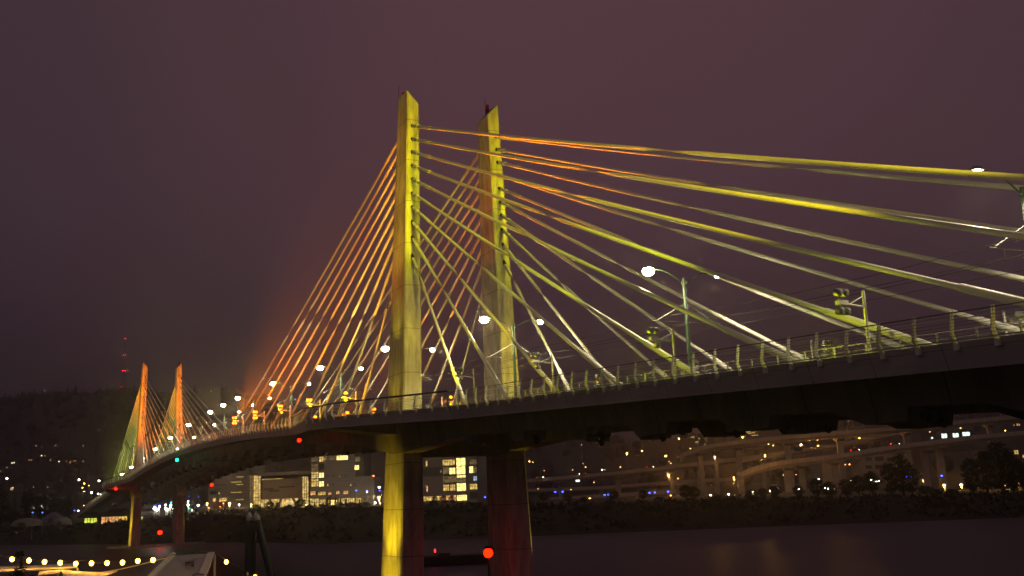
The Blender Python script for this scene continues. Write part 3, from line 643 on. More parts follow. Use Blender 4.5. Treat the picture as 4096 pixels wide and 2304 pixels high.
viaduct('low brown ramp just above the lamps at the left of the viaducts', [(2200, 1990), (2400, 1978), (2580, 1966), (2720, 1958), (2800, 1955)], 640, 1.8, 9, [(2490, 14, 0), (2590, 14, 0), (2706, 14, 0)])
# cars on the viaduct
def car(px, py, d, paint, label, away):
    p = at(px, py, d); t = empty('car', (p.x, p.y, p.z), RZ+.05, label, 'car', 'cars on the viaducts')
    m = MB(); m.loft([[(x, y, z) for x, z in ((-2.1, .35), (-2.1, .85), (-1.2, .95), (1.1, .98), (2.0, .8), (2.1, .35))] for y in (-.85, .85)])
    m.loft([[(x, y*s, z) for x, z, s in ((-1.5, .95, 1), (-1.0, 1.45, .85), (.5, 1.45, .85), (1.1, .97, 1))] for y in (-.8, .8)]); m.build('body', paint, t)
    w = MB().tube((0, -.1, 0), (0, .1, 0), .33, n=10).mesh('wheel', M['dark'])
    for x in (-1.3, 1.3):
        for y in (-.85, .85): link('wheel', w, t, (x, y, .33))
    for y in (-.6, .6): MB().ball((2.1 if away else -2.1, y, .7), .14, 6, 4).build('headlight' , M['white_far'], t); MB().ball((-2.1 if away else 2.1, y, .75), .14, 6, 4).build('tail_light', M['red_far'], t)
CP = [mat('car_paint_silver', (.4, .4, .42), .3, metal=.5), mat('car_paint_red', (.25, .03, .03), .35), mat('car_paint_black', (.03, .03, .035), .3)]
for a in ((2160, 1914, 702, CP[0], 'silver car at the left end of the long viaduct deck', True), (2330, 1899, 706, CP[1], 'red car on the long viaduct deck, above the lit sign', False), (2600, 1872, 714, CP[2], 'dark car on the long viaduct deck under the tall lamps', True),
          (2880, 1841, 722, CP[0], 'silver car on the long viaduct deck below the curved ramp', False), (3420, 1806, 568, CP[1], 'red car on the lower front ramp between two columns', True), (3580, 1780, 568, CP[2], 'dark car on the lower front ramp near the pale windows', True)):
    car(*a)
# signs by the viaduct
def board(px, py, d, w, h, name, mt, label, base):
    p = at(px, py, d); zb = at(px, base, d).z
    t = empty(name, (p.x, p.y, zb), RZ, label, 'sign'); hh = p.z-zb
    MB().box(-w/2, w/2, -.08, .08, hh-h/2, hh+h/2).build('panel', mt, t)
    MB().box(-w*.4, -w*.36, .09, .2, 0, hh).box(w*.36, w*.4, .09, .2, 0, hh).build('post', M['steel'], t); return t
board(3193, 1797, 600, 4.6, 2.5, 'road_sign', mat('sign_green', (.01, .10, .07), .5), 'dark green road sign over the lower front ramp', 1830)
board(2311, 1923, 640, 2.4, 1.2, 'lit_sign', window_mat('lit_sign_face', (.8, 1, .8), 3, 2.0, .3), 'small pale lit sign under the long viaduct deck', 1945)

# ------------------------------------------------------------------ buildings
M['wall_white'] = mat('white_wall', (.27, .265, .26), .8, noise=.08, scale=.2)
M['wall_brown'] = mat('brown_panel_wall', (.34, .26, .21), .8, noise=.12, scale=.3)
M['wall_grey'] = stripes(mat('grey_panel_wall', (.22, .22, .24), .7, noise=.1, scale=.2), 'Z', 1.4, .10, .6)
M['wall_pale'] = mat('pale_panel_wall', (.30, .275, .25), .8, noise=.1, scale=.2)
M['wall_dark'] = mat('dark_wall', (.10, .10, .11), .8, noise=.2, scale=.2)
M['frame'] = mat('window_frame', (.05, .05, .055), .5)
M['glass'] = mat('dark_glass', (.02, .022, .028), .06, spec=.8)
M['win_w'] = window_mat('warm_lit_room', (1, .66, .18), 1.1, .55, .22)
M['win_b'] = window_mat('bright_lit_room', (1, .74, .22), 2.6, .5, .40)
M['win_d'] = window_mat('dim_lit_room', (1, .68, .28), .20, .5, .2)
M['win_o'] = window_mat('orange_lit_room', (1, .48, .16), 1.2, .5, .3)
M['win_c'] = window_mat('cool_lit_room', (.85, 1, .85), 2.4, .6, .3)
M['win_y'] = window_mat('yellow_green_room', (.85, .95, .10), 1.3, .4, .35)
class Bld:
    def __init__(s, name, px, py, d, label, cat='building', group=None, base_z=None):
        p = at(px, py, d); s.d = d; s.p = p; s.o = empty(name, (p.x, p.y, p.z), RZ, label, cat, group)
    def L(s, px, py, dy=0):
        q = at(px, py, s.d+dy)-s.p; return q.dot(RH), q.z
    def mass(s, name, x0, x1, yt, yb, mt, depth=20, front=0, parent=None):
        a, zt = s.L((x0+x1)/2, yt, front); l, _ = s.L(x0, yb, front); r, zb = s.L(x1, yb, front)
        return MB().box(l, r, front, front+depth, min(zb, zt-1), zt).build(name, mt, parent or s.o)
    def win(s, x0, x1, y0, y1, mt, nx=2, nz=1, front=-.05, bar=.09):
        cx_, cz_ = s.L((x0+x1)/2, (y0+y1)/2, front); k = mpp(s.d); w = (x1-x0)*k/2; h = (y1-y0)*k/2
        m = MB(); t = bar
        for i in range(nx+1):
            x = -w+2*w*i/nx; m.box(x-t, x+t, -.14, .05, -h, h)
        for i in range(nz+1):
            z = -h+2*h*i/nz; m.box(-w, w, -.12, .04, z-t, z+t)
        f = m.build('window', M['frame'], s.o, (cx_, front, cz_))
        MB().box(-w, w, -.03, .0, -h, h).build('pane', mt, f)
        return f
z5 = lambda x, y: (560+.2981*x, 1600+.2981*y)     # detail views of the photograph
z4 = lambda x, y: (1024+.3975*x, 1728+.3975*y)
def wins(b, zf, items):
    for it in items:
        x0, y0 = zf(it[0], it[1]); x1, y1 = zf(it[2], it[3]); b.win(x0, x1, y0, y1, *it[4:])
# white building behind the bridge
b = Bld('white_building', 912, 2034, 500, 'white building with thin lit strip windows behind the far bridge leg')
b.mass('wall', 832, 996, 1878, 2034, M['wall_white'], 40); b.mass('penthouse', 985, 1060, 1862, 1905, M['wall_white'], 25, 6)
b.mass('plinth', 852, 905, 2008, 2034, mat('red_hoarding', (.35, .05, .03), .8), 1.5, -1.7)
wins(b, z5, [(1290, 1024, 1390, 1038, M['win_w'], 3), (1220, 1095, 1360, 1109, M['win_w'], 4), (1290, 1127, 1386, 1140, M['win_w'], 3), (1220, 1232, 1358, 1246, M['win_w'], 4), (1285, 1333, 1386, 1346, M['win_w'], 3), (945, 1222, 1050, 1262, M['glass'], 4), (1052, 1235, 1072, 1262, M['win_w'], 1), (975, 1312, 1022, 1362, M['win_w'], 2), (1062, 1312, 1162, 1364, M['win_w'], 3), (1020, 1136, 1150, 1142, M['glass'], 3), (1000, 1196, 1080, 1202, M['glass'], 3)])
# lecture hall: brown box hung in a glass lobby
b = Bld('lecture_hall', 1118, 2034, 495, 'brown box-shaped hall hung inside a tall glass lobby under the bridge')
b.mass('back_wall', 998, 1242, 1900, 2034, M['wall_dark'], 14, 14)
b.mass('roof', 1030, 1244, 1887, 1895, M['wall_pale'], 30, -2)
b.mass('hall_box', 1050, 1194, 1916, 1991, M['wall_brown'], 13, -1)
b.mass('side_wall', 1194, 1208, 1905, 1993, M['wall_pale'], 12, -.6)
wins(b, z5, [(1645, 1010, 1960, 1052, M['glass'], 8), (1640, 1054, 1920, 1074, M['win_w'], 8), (1470, 1020, 1520, 1440, M['win_d'], 2, 8), (1525, 1020, 1618, 1440, M['win_w'], 3, 9), (2180, 1035, 2262, 1340, M['win_w'], 3, 7), (1622, 1326, 2120, 1440, M['win_w'], 9, 1, 6), (2125, 1345, 2262, 1440, M['win_w'], 3, 1, 4)])
for x0, x1 in ((1720, 1790), (1890, 1840), (2040, 2110), (2150, 2060)):
    a, za = b.L(*z5(x0, 1315)); c_, zc = b.L(*z5(x1, 1440)); MB().bar((a, 1.5, za), (c_, 1.5, zc), .9, .9).build('slanted_column', M['wall_pale'], b.o)
for (x0, y0, x1) in ((1665, 1198, 1800), (1740, 1222, 1870), (1875, 1170, 2085)):
    a, za = b.L(*z5(x0, y0)); c_, zc = b.L(*z5(x1, y0)); MB().box(a, c_, -1.12, -.98, za-.35, za+.35).build('slit_window', M['frame'], b.o)
# office block left of the near leg
b = Bld('office_block', 1350, 2034, 490, 'dark glass office block with a lit stair tower, left of the near leg')
b.mass('tower_wall', 1243, 1420, 1786, 1960, M['wall_grey'], 30); b.mass('end_wall', 1420, 1456, 1792, 1912, M['wall_dark'], 24, 3)
b.mass('podium_wall', 1240, 1494, 1908, 2034, M['wall_grey'], 34, -1.5)
T_ = -1.6
wins(b, z4, [(558, 235, 622, 300, M['win_d'], 3, 3), (636, 248, 680, 300, M['win_w'], 2), (690, 240, 716, 290, M['win_d'], 1), (734, 248, 800, 282, M['win_d'], 3), (812, 236, 925, 282, M['win_b'], 4), (558, 320, 626, 400, M['win_d'], 3, 4), (636, 320, 684, 376, M['glass'], 2, 3), (558, 404, 630, 468, M['win_w'], 3, 3), (636, 410, 684, 460, M['win_b'], 2), (996, 250, 1050, 298, M['win_d'], 2), (992, 334, 1038, 380, M['win_b'], 2)])
wins(b, z4, [(558, 474, 630, 548, M['win_w'], 3, 3, T_), (636, 496, 684, 548, M['win_b'], 2, 1, T_)]+[(x, 430, x+12, 462, mt_, 1, 1) for x, mt_ in ((718, M['win_d']), (770, M['win_d']), (836, M['win_w']), (896, M['win_d']))]+[(x, 518, x+13, 545, mt_, 1, 1, T_) for x, mt_ in ((716, M['win_o']), (948, M['win_w']), (988, M['win_d']), (770, M['win_d']))]
     +[(548, 596, 600, 636, M['win_o'], 3, 1, T_), (625, 600, 700, 636, M['win_w'], 5, 1, T_), (726, 606, 760, 632, M['win_o'], 2, 1, T_), (806, 592, 840, 626, M['win_o'], 2, 1, T_), (880, 590, 930, 626, M['win_o'], 3, 1, T_)]
     +[(545, 670, 632, 752, M['win_w'], 4, 2, T_), (640, 680, 700, 740, M['win_w'], 4, 1, T_), (720, 684, 815, 734, M['win_b'], 6, 1, T_), (836, 664, 990, 720, M['win_w'], 8, 1, T_), (1004, 664, 1058, 720, M['win_w'], 3, 1, T_), (1086, 660, 1170, 700, M['win_d'], 4, 1, T_)])
# pale office block between the near legs
b = Bld('office_block', 1800, 2008, 500, 'pale office block with bright stacked windows between the near legs', )
b.mass('wall', 1640, 1909, 1800, 2008, M['wall_pale'], 36); b.mass('end_wall', 1909, 1975, 1806, 2006, M['wall_grey'], 30, 4)
b.mass('spandrel', 1642, 1868, 1868, 1899, M['wall_dark'], .3, -.35); b.mass('canopy', 1690, 1866, 1974, 1979, M['wall_pale'], 3, -3)
F_ = -.4
wins(b, z4, [(1722, 200, 1836, 236, M['win_o'], 6), (1842, 198, 2000, 236, M['win_o'], 7), (2008, 200, 2120, 232, M['win_w'], 4), (1708, 290, 1726, 346, M['win_w'], 1), (1878, 278, 2000, 336, M['win_w'], 5), (2016, 262, 2106, 340, M['win_b'], 2), (1882, 350, 1944, 424, M['win_d'], 4, 1, F_), (1946, 360, 2006, 424, M['win_b'], 2, 1, F_), (2018, 346, 2106, 424, M['win_b'], 2, 1, F_), (1852, 378, 1872, 410, M['win_d'], 1, 1, F_), (2022, 432, 2108, 458, M['win_b'], 3), (1880, 444, 2016, 510, M['win_d'], 8), (2022, 460, 2110, 506, M['win_d'], 5), (1714, 542, 1732, 602, M['win_o'], 1), (1884, 530, 1944, 592, M['win_w'], 3), (1954, 530, 2006, 590, M['win_w'], 3), (2022, 516, 2112, 592, M['win_b'], 3), (2148, 276, 2218, 324, M['win_d'], 4), (2146, 346, 2186, 412, M['win_b'], 1), (2188, 352, 2222, 408, M['win_d'], 2), (2188, 444, 2224, 490, window_mat('blue_screen_room', (.5, .7, 1), .9, .5, .4), 2), (2152, 522, 2226, 578, M['win_w'], 3), (1688, 632, 1846, 692, M['win_w'], 6, 1, -.1), (1856, 626, 2010, 694, M['win_o'], 6, 1, -.1), (2022, 624, 2122, 690, M['win_b'], 5, 1, -.1), (2158, 606, 2228, 668, M['glass'], 4)])
# glass pavilion at the far left end of the bridge
b = Bld('glass_pavilion', 430, 2098, 405, 'low pavilion with yellow and orange lit glass walls at the far left')
b.mass('roof', 330, 560, 2052, 2062, M['wall_dark'], 14, -1); b.mass('back_wall', 335, 555, 2062, 2098, M['wall_dark'], 1, 9)
zz2 = lambda x, y: (x*.3975, 1728+y*.3975)
wins(b, zz2, [(850, 866, 908, 914, M['win_y'], 2), (912, 866, 976, 914, M['win_y'], 2), (1020, 850, 1060, 926, M['win_o'], 1), (1064, 848, 1188, 926, M['win_o'], 4), (1192, 850, 1278, 922, window_mat('golden_room', (1, .62, .10), 1.5, .3, .5), 3), (1416, 852, 1434, 896, M['win_y'], 1), (850, 812, 976, 862, M['glass'], 4)])
# tents
M['tentcloth'] = mat('tent_cloth', (.16, .155, .15), .8, noise=.1, scale=1)
def tent(px, py, d, w, h, label, ridge=False):
    p = at(px, py, d); t = empty('tent', (p.x, p.y, p.z), RZ, label, 'tent', 'pale tents on the left bank')
    rings = []
    for i in range(7):
        a = PI*.5*i/6; rings.append([(w/2*math.cos(a)*math.cos(q), w/2*math.cos(a)*math.sin(q)*.8, h*math.sin(a)**(.8 if not ridge else 1)) for q in [2*PI*j/18 for j in range(18)]])
    if ridge: MB().loft([[(x, -w*.3, z) for x, z in ((-w/2, 0), (-w/2, h*.45), (0, h), (w/2, h*.45), (w/2, 0))], [(x, w*.4, z) for x, z in ((-w/2, 0), (-w/2, h*.45), (0, h), (w/2, h*.45), (w/2, 0))]]).build('canopy', M['tentcloth'], t)
    else: MB().loft(rings, smooth=True).build('canopy', M['tentcloth'], t)
    MB().loft([[(x, y, z) for x, z in ((-w*.12, 0), (-w*.12, h*.35), (0, h*.5), (w*.12, h*.35), (w*.12, 0))] for y in (-w*.405, -w*.36)]).build('doorway', M['dark'], t)
tent(108, 2104, 400, 11.5, 3.0, 'wide pale dome tent on the left bank, leftmost of the tents'); tent(250, 2100, 400, 7, 3.0, 'pale dome tent on the left bank, right of the ridge tent'); tent(212, 2090, 425, 7, 4.0, 'pale ridge tent standing behind the two dome tents', True)
# hill-top hospital block and hillside houses
b = Bld('hilltop_building', 900, 1650, 1700, 'dark block on the hill top with a few lit windows, right of the far towers')
b.mass('wall', 796, 880, 1548, 1660, M['wall_dark'], 60); b.mass('wing_wall', 880, 940, 1556, 1650, M['wall_dark'], 60, 10); b.mass('roof_plant', 900, 928, 1546, 1557, M['wall_dark'], 30, 12)
zz1 = lambda x, y: (x*.3975, 1350+y*.3975)
wins(b, zz1, [(1990, 540, 2010, 554, M['win_d'], 1), (2060, 540, 2090, 550, M['win_d'], 2), (2118, 534, 2132, 546, M['win_b'], 1), (2082, 572, 2110, 586, M['win_d'], 2), (2000, 576, 2014, 584, M['win_d'], 1), (2040, 606, 2056, 622, M['win_d'], 1), (2072, 606, 2092, 620, M['win_d'], 2), (2342, 518, 2350, 636, M['win_d'], 1, 9)])
def house(px, py, d, label, glow, k=1):
    p = at(px, py, d); t = empty('hillside_house', (p.x, p.y, p.z-3), RZ, label, 'house', 'houses on the dark hillside')
    MB().box(-6*k, 6*k, 0, 9, 0, 6).build('wall', M['wall_dark'], t)
    MB().loft([[(x, y, z) for x, z in ((-7*k, 5.8), (0, 9), (7*k, 5.8))] for y in (-.6, 9.6)]).build('roof', M['dark'], t)
    MB().box(-1.5, .2, -.15, -.02, 2.2, 3.9).build('window', glow, t)
HG = [emit('house_window_warm', (1, .7, .3), .5), emit('house_window_orange', (1, .36, .08), .7), emit('house_window_bright', (1, .9, .6), 2.2)]
HS = [(50, 1852, 2), (58, 1851, 2), (118, 1840, 0), (127, 1840, 1), (168, 1823, 2), (181, 1823, 1), (203, 1841, 0), (238, 1846, 2), (268, 1845, 1), (283, 1844, 1), (296, 1844, 1), (303, 1843, 1), (282, 1851, 0), (335, 1845, 0), (4, 1885, 0), (146, 1783, 0), (225, 1782, 0), (335, 1783, 0), (400, 1720, 0), (205, 1832, 1), (30, 1870, 0), (52, 1955, 0), (134, 2017, 0), (172, 2027, 2), (136, 2028, 2)]
HS.sort()
for i, (x, y, g_) in enumerate(HS): house(x, y, 1500 if y < 1900 else 620, 'tiny dark house with a lit window on the left hillside, %s from the left' % ORD[i], HG[g_])
# apartment towers on the hill behind the viaduct
def tower_block(px, y0, y1, w, d, label, lit, glow):
    b = Bld('apartment_tower', px, y1, d, label); b.mass('wall', px-w/2, px+w/2, y0, y1, M['wall_dark'], 25)
    for x, y, ww in lit:
        x, y = z8(x, y); b.win(x-ww*.4, x+ww*.4, y-2.2, y+2.2, glow[(int(x)+int(y)) % len(glow)], 1)
tower_block(2990, 1690, 1790, 96, 1300, 'dark apartment tower with rows of orange windows above the curved ramp', [(2290, 185, 14), (2290, 205, 14), (2288, 230, 14), (2320, 172, 8), (2350, 172, 8), (2370, 195, 26), (2390, 210, 18), (2355, 197, 16), (2430, 200, 16), (2430, 230, 22), (2300, 152, 6), (2470, 228, 8), (2340, 245, 10)], [M['win_o'], M['win_w']])
tower_block(2850, 1735, 1800, 110, 1350, 'wide dark apartment block with scattered lit windows on the hill', [(1818, 248, 18), (1860, 295, 18), (1885, 262, 8), (1950, 256, 20), (1960, 290, 16), (1985, 236, 14), (2040, 240, 12), (2095, 270, 12), (2060, 290, 8), (1940, 320, 8), (1870, 312, 10)], [M['win_w'], M['win_o'], M['win_d']])
# buildings behind the viaduct columns
b = Bld('warehouse', 3520, 1990, 680, 'pale long warehouse behind the columns of the right viaduct'); b.mass('wall', 3440, 3620, 1815, 1990, M['wall_grey'], 30)
wins(b, z7, [(985, 580, 1040, 610, M['glass'], 3, 2), (1080, 570, 1160, 610, M['glass'], 4, 2), (985, 660, 1040, 690, M['glass'], 3, 2), (1080, 655, 1160, 690, M['glass'], 4, 2), (1200, 580, 1320, 620, M['glass'], 5, 2)])
b = Bld('storage_building', 3330, 1985, 690, 'plain amber lit wall of a storage building between viaduct columns'); b.mass('wall', 3300, 3352, 1845, 1990, M['wall_pale'], 20); b.mass('roof', 3298, 3354, 1841, 1847, M['wall_dark'], 22, -1)
b = Bld('old_factory', 4080, 1990, 560, 'dark factory with lit paned windows at the right edge'); b.mass('wall', 4040, 4240, 1785, 1995, M['wall_dark'], 40)
wins(b, z7, [(2475, 505, 2520, 545, M['win_w'], 2, 2), (2560, 550, 2600, 580, M['win_o'], 2), (2490, 595, 2560, 690, M['glass'], 4, 4), (2560, 640, 2620, 700, M['glass'], 3, 3)])
b = Bld('lit_workshop', 3780, 1772, 760, 'workshop with three bright greenish windows behind the upper ramps'); b.mass('wall', 3745, 3900, 1722, 1800, M['wall_dark'], 25)
wins(b, z7, [(1745, 338, 1802, 384, M['win_c'], 2), (1858, 334, 1918, 376, M['win_c'], 2), (1955, 322, 2030, 362, M['win_c'], 2), (1640, 372, 1662, 390, M['win_c'], 1)])
b = Bld('upper_factory', 4060, 1720, 700, 'dark building with small orange windows at the upper right edge of the viaducts'); b.mass('wall', 4040, 4200, 1685, 1800, M['wall_dark'], 30)
wins(b, z7, [(2470, 244, 2480, 262, M['win_o'], 1), (2500, 236, 2520, 258, M['win_o'], 2), (2524, 240, 2536, 258, M['win_o'], 1)])

# radio mast on the hill
p = at(492, 1600, 2500); t = empty('radio_mast', tuple(p), RZ, 'tall thin radio mast with rows of red lights on the left hill', 'mast')
top = at(500, 1352, 2500)-p; H = top.z; tx = top.dot(RH)
m = MB()
for s in (-1, 1):
    m.tube((s*5.5, 0, -30), (tx+s*.8, 0, H), .45, .3, n=5)
for k in range(14):
    a = -30+(H+30)*k/14; c_ = -30+(H+30)*(k+1)/14; w0 = 5.5-4.7*k/14; w1 = 5.5-4.7*(k+1)/14
    m.tube((-w0, 0, a), (w1, 0, c_), .2, n=4).tube((w0, 0, a), (-w1, 0, c_), .2, n=4)
m.build('lattice', M['dark'], t)
for x, y in ((500, 1355), (494, 1420), (502, 1420), (491, 1483), (497, 1482), (502, 1484), (484, 1549), (493, 1548), (502, 1549)):
    q = at(x, y, 2500)-p; MB().ball((q.dot(RH), -1.2, q.z), .95, 6, 4).build('beacon', M['red_far'], t)

# ------------------------------------------------------------------ trees
def tree_mesh(w, h, n, leaf, crown0=.25, shape='round'):
    m = MB(); cs = []
    for i in range(n):
        t = random.random(); z = h*(crown0+(1-crown0)*t)
        if shape == 'cone': r = w/2*(1.02-t)
        else: r = w/2*math.sqrt(max(.04, 1-(2*t-1)**2*.95))
        a = random.uniform(0, 2*PI); rr = r*math.sqrt(random.random()); cs.append((rr*math.cos(a), rr*math.sin(a), z))
    leaf_cloud(m, cs, w*.15, 16, leaf, .8)
    tr = MB().tube((0, 0, -.4), (.1, 0, h*.45), h*.028+.06, h*.016+.03, n=7)
    for k in range(5):
        a = k*1.3; tr.tube((.06, 0, h*(.22+.05*k)), (w*.28*math.cos(a), w*.28*math.sin(a), h*(.5+.07*k)), h*.012+.03, .03, n=5)
    return m.mesh('crown', M['leaf']), tr.mesh('trunk', M['bark'])
KIND = {'round': tree_mesh(8, 10, 110, .34), 'tall': tree_mesh(6, 13, 120, .32, .12), 'bush': tree_mesh(5, 3.2, 60, .26, .05), 'cone': tree_mesh(3.6, 9, 90, .26, .08, 'cone')}
DIM = {'round': (8, 10), 'tall': (6, 13), 'bush': (5, 3.2), 'cone': (3.6, 9)}
def tree(px, d, kind, w_px, top_y, label, group):
    p = at(px, top_y, d); gz = ground(px, d); h = max(1.5, p.z-gz); w = w_px*mpp(d)
    t = empty({'bush': 'bush', 'cone': 'conifer_tree'}.get(kind, 'broadleaf_tree'), (p.x, p.y, gz), random.uniform(0, 6), label, 'bush' if kind == 'bush' else 'tree', group)
    t.scale = (w/DIM[kind][0], w/DIM[kind][0], h/DIM[kind][1])
    link('crown', KIND[kind][0], t); link('trunk', KIND[kind][1], t)
def trees(place, group, d, items):
    for i, (px, kind, w, y) in enumerate(sorted(items)):
        tree(px, d+random.uniform(-6, 10), kind, w, y, 'dark %s %s, %s from the left' % ({'bush': 'bush', 'cone': 'conifer'}.get(kind, 'tree'), place, ORD[i]), group)
trees('on the left bank', 'trees on the left bank', 455, [(10, 'round', 90, 2010), (62, 'round', 60, 2050), (180, 'round', 70, 1985), (265, 'tall', 50, 1990), (120, 'tall', 60, 1960), (230, 'round', 70, 2000), (-20, 'round', 90, 1950)])
trees('before the hall and offices', 'trees before the lit buildings', 425, [(z4(x, 0)[0], k_, w, z4(0, y)[1]) for x, y, k_, w in ((130, 705, 'round', 40), (220, 712, 'round', 24), (450, 682, 'round', 44), (590, 712, 'cone', 16), (720, 660, 'cone', 14), (745, 648, 'cone', 15), (800, 660, 'cone', 14), (850, 665, 'cone', 16), (905, 672, 'cone', 14), (1040, 680, 'cone', 16), (10, 735, 'bush', 40), (330, 735, 'bush', 44), (540, 738, 'bush', 30), (680, 730, 'bush', 40), (960, 735, 'bush', 46), (1110, 735, 'bush', 40), (1798, 645, 'round', 24), (1884, 640, 'round', 26), (1972, 640, 'round', 24))])
trees('below the left viaduct', 'trees below the left viaduct', 330, [(z8(x, 0)[0], k_, w, z8(0, y)[1]) for x, y, k_, w in ((310, 815, 'round', 36), (560, 840, 'round', 44), (1020, 790, 'round', 44), (1315, 785, 'round', 36), (1740, 742, 'round', 54), (1830, 756, 'round', 50), (2410, 785, 'round', 48), (2520, 770, 'round', 44), (150, 880, 'bush', 40), (720, 890, 'bush', 40), (1480, 880, 'bush', 46), (2080, 840, 'round', 34))])
trees('along the right bank', 'trees along the right bank', 305, [(z7(x, 0)[0], k_, w, z7(0, y)[1]) for x, y, k_, w in ((60, 872, 'round', 54), (300, 870, 'round', 46), (480, 800, 'round', 56), (610, 830, 'round', 60), (780, 800, 'tall', 60), (900, 770, 'round', 70), (1030, 730, 'round', 66), (1210, 640, 'tall', 70), (1320, 560, 'tall', 84), (1420, 660, 'tall', 60), (1580, 870, 'round', 64), (1700, 905, 'bush', 60), (2020, 590, 'tall', 70), (2160, 520, 'tall', 80), (2300, 430, 'tall', 110), (2420, 520, 'tall', 80), (2540, 640, 'round', 80), (1850, 920, 'bush', 60))])

# ------------------------------------------------------------------ navigation lights
def nav(px, py, Y=None, X=None, glow=None, r=.14, label='', power=0, col=(1, .02, .01), hang=None, d=None, mount='hang'):
    if d is None:
        v = at(px, py, 1.0)-CAM
        k = (Y-CAM.y)/v.y if Y is not None else (X-CAM.x)/v.x
        p = CAM+v*k
    else: p = at(px, py, d)
    t = empty('navigation_light', tuple(p), 0, label, 'signal light', 'navigation lights under the bridge')
    if mount == 'hang': MB().tube((0, 0, r), (0, 0, hang or 1.2), .03, n=6).tube((0, 0, hang or 1.2), (0, .6, hang or 1.2), .03, n=6).build('hanger', M['dark'], t)
    elif mount == 'pole': MB().tube((0, 0, WZ-1-p.z), (0, 0, -r*.9), .14, .09, n=10).build('post', M['dark'], t)
    else: MB().tube((0, .5, -.2), (0, -.1, -.2), .05, n=6).tube((0, 0, -.45), (0, 0, -r), .09, n=8).build('bracket', M['dark'], t)
    MB().tube((0, 0, r*.9), (0, 0, r*1.4), r*1.1, r*.6, n=10).build('cap', M['dark'], t)
    MB().ball((0, 0, 0), r, 10, 6).build('lantern', glow, t)
    if power: point('lantern_light', t, (0, -r-.12, 0), power, col, .1)
nav(1197, 1761, Y=-12.3, glow=M['red'], r=.24, label='red light hanging on a rod below the overlook corner', hang=2.2)
nav(1186, 1829, Y=9.0, glow=M['teal'], r=.26, label='green light hanging under the bridge near the office block', power=5, col=(.02, 1, .4), hang=1.5)
nav(708, 1840, Y=-12.2, glow=M['teal'], r=.30, label='green light on the near edge of the main span', power=8, col=(.02, 1, .4), hang=1.2)
nav(463, 1955, Y=-13.0, glow=M['red'], r=.36, label='red light under the deck at the far left tower', hang=1.0)
nav(847, 1939, Y=8.8, glow=M['red'], r=.38, label='red light under the far edge beside the white building', hang=1.0)
nav(640, 2130, d=318, glow=M['red'], r=.62, label='bright red light low between the two far bridge legs', mount='post')
nav(1953, 2212, X=4.2, glow=emit('strong_red_lantern_glow', (1, .004, .0003), 16), r=.50, label='brightest red light on a post at the near right leg', mount='pole')
# low barge between the near legs with a small red marker
p = at(1838, 2219, 172); t = empty('barge', (p.x, p.y, WZ), RZ, 'low dark barge floating between the near bridge legs', 'barge')
hh = p.z-WZ
MB().loft([[(x*s, y*s2, z) for x, y in ((-6, -2.5), (6, -2.5), (7, 0), (6, 2.5), (-6, 2.5))] for z, s, s2 in ((-.5, .92, .9), (.8, 1, 1), (hh, 1, 1))]).build('hull', M['dark'], t)
MB().box(-3.4, -1.6, -1, 1, hh, hh+.35).build('hatch', M['dark'], t)
p = at(1740, 2203, 171); t = empty('marker_light', (p.x, p.y, p.z), 0, 'small red marker light standing on the low barge', 'signal light')
MB().tube((0, 0, -.9), (0, 0, -.28), .1, .07, n=8).build('post', M['dark'], t); MB().tube((0, 0, -.28), (0, 0, .28), .16, n=8).build('lantern', emit('marker_red', (1, .03, .03), 3), t)

# ------------------------------------------------------------------ landing in the foreground
M['fabric'] = mat('canopy_fabric', (.72, .68, .60), .8, noise=.06, scale=2)
M['panel'] = mat('white_painted_panel', (.42, .40, .38), .6, noise=.06, scale=1.2)
M['pile'] = mat('green_pile_steel', (.018, .034, .032), .5, noise=.25, scale=1.5)
M['cone'] = mat('grey_pile_cap', (.40, .39, .37), .7, noise=.12, scale=3)
M['print'] = mat('dark_print', (.02, .022, .02), .6)
M['gold'] = mat('faded_gold_print', (.16, .12, .05), .6)
M['blueprint'] = mat('blue_print', (.06, .07, .16), .6)
zs_ = lambda x, y: (500+.2717*x, 2000+.2717*y)
# landing deck the canopies stand on (below the frame)
q0 = at(380, 2300, 47)
b0 = empty('landing_stage', (q0.x, q0.y, 1.6), RZ, 'timber landing stage on piles below the festoon lights', 'landing stage')
MB().box(-9, 8, -6, 5, -.4, 0).build('deck', mat('timber_planks', (.16, .12, .08), .8, noise=.3, scale=2, stretch=(.3, 3, 1)), b0)
for x in (-8, 0, 7):
    for y in (-5, 4): MB().tube((x, y, -5.5), (x, y, -.4), .2, n=10).build('pile', M['bark'], b0)
# gangway roof with the printed panel
D0, D1 = 52, 46.5
A, B_, C_, D_ = at(*(693, 2223), D0), at(*(858, 2213), D0), at(*(823, 2304), D1), at(*(611, 2304), D1)
ext = 1.35
C2 = B_+(C_-B_)*ext; D2 = A+(D_-A)*ext
org = (A+B_+C2+D2)/4; t = empty('gangway_roof', (org.x, org.y, 1.6), 0, 'white sloping gangway roof printed with a boat line emblem', 'canopy')
off = Vector((org.x, org.y, 1.6)); nrm = (B_-A).cross(D_-A).normalized()
if nrm.z < 0: nrm = -nrm
def loc(p): return tuple(p-off)
th = nrm*-.08
MB().add([loc(p) for p in (A, B_, C2, D2, A+th, B_+th, C2+th, D2+th)], [(0, 3, 2, 1), (4, 5, 6, 7), (0, 1, 5, 4), (1, 2, 6, 5), (2, 3, 7, 6), (3, 0, 4, 7)]).build('panel', M['panel'], t)
MB().sweep([loc(A+nrm*.06), loc(D2+nrm*.06)], .13, 10).build('side_rail', M['fabric'], t)
rv = (B_-A).normalized()
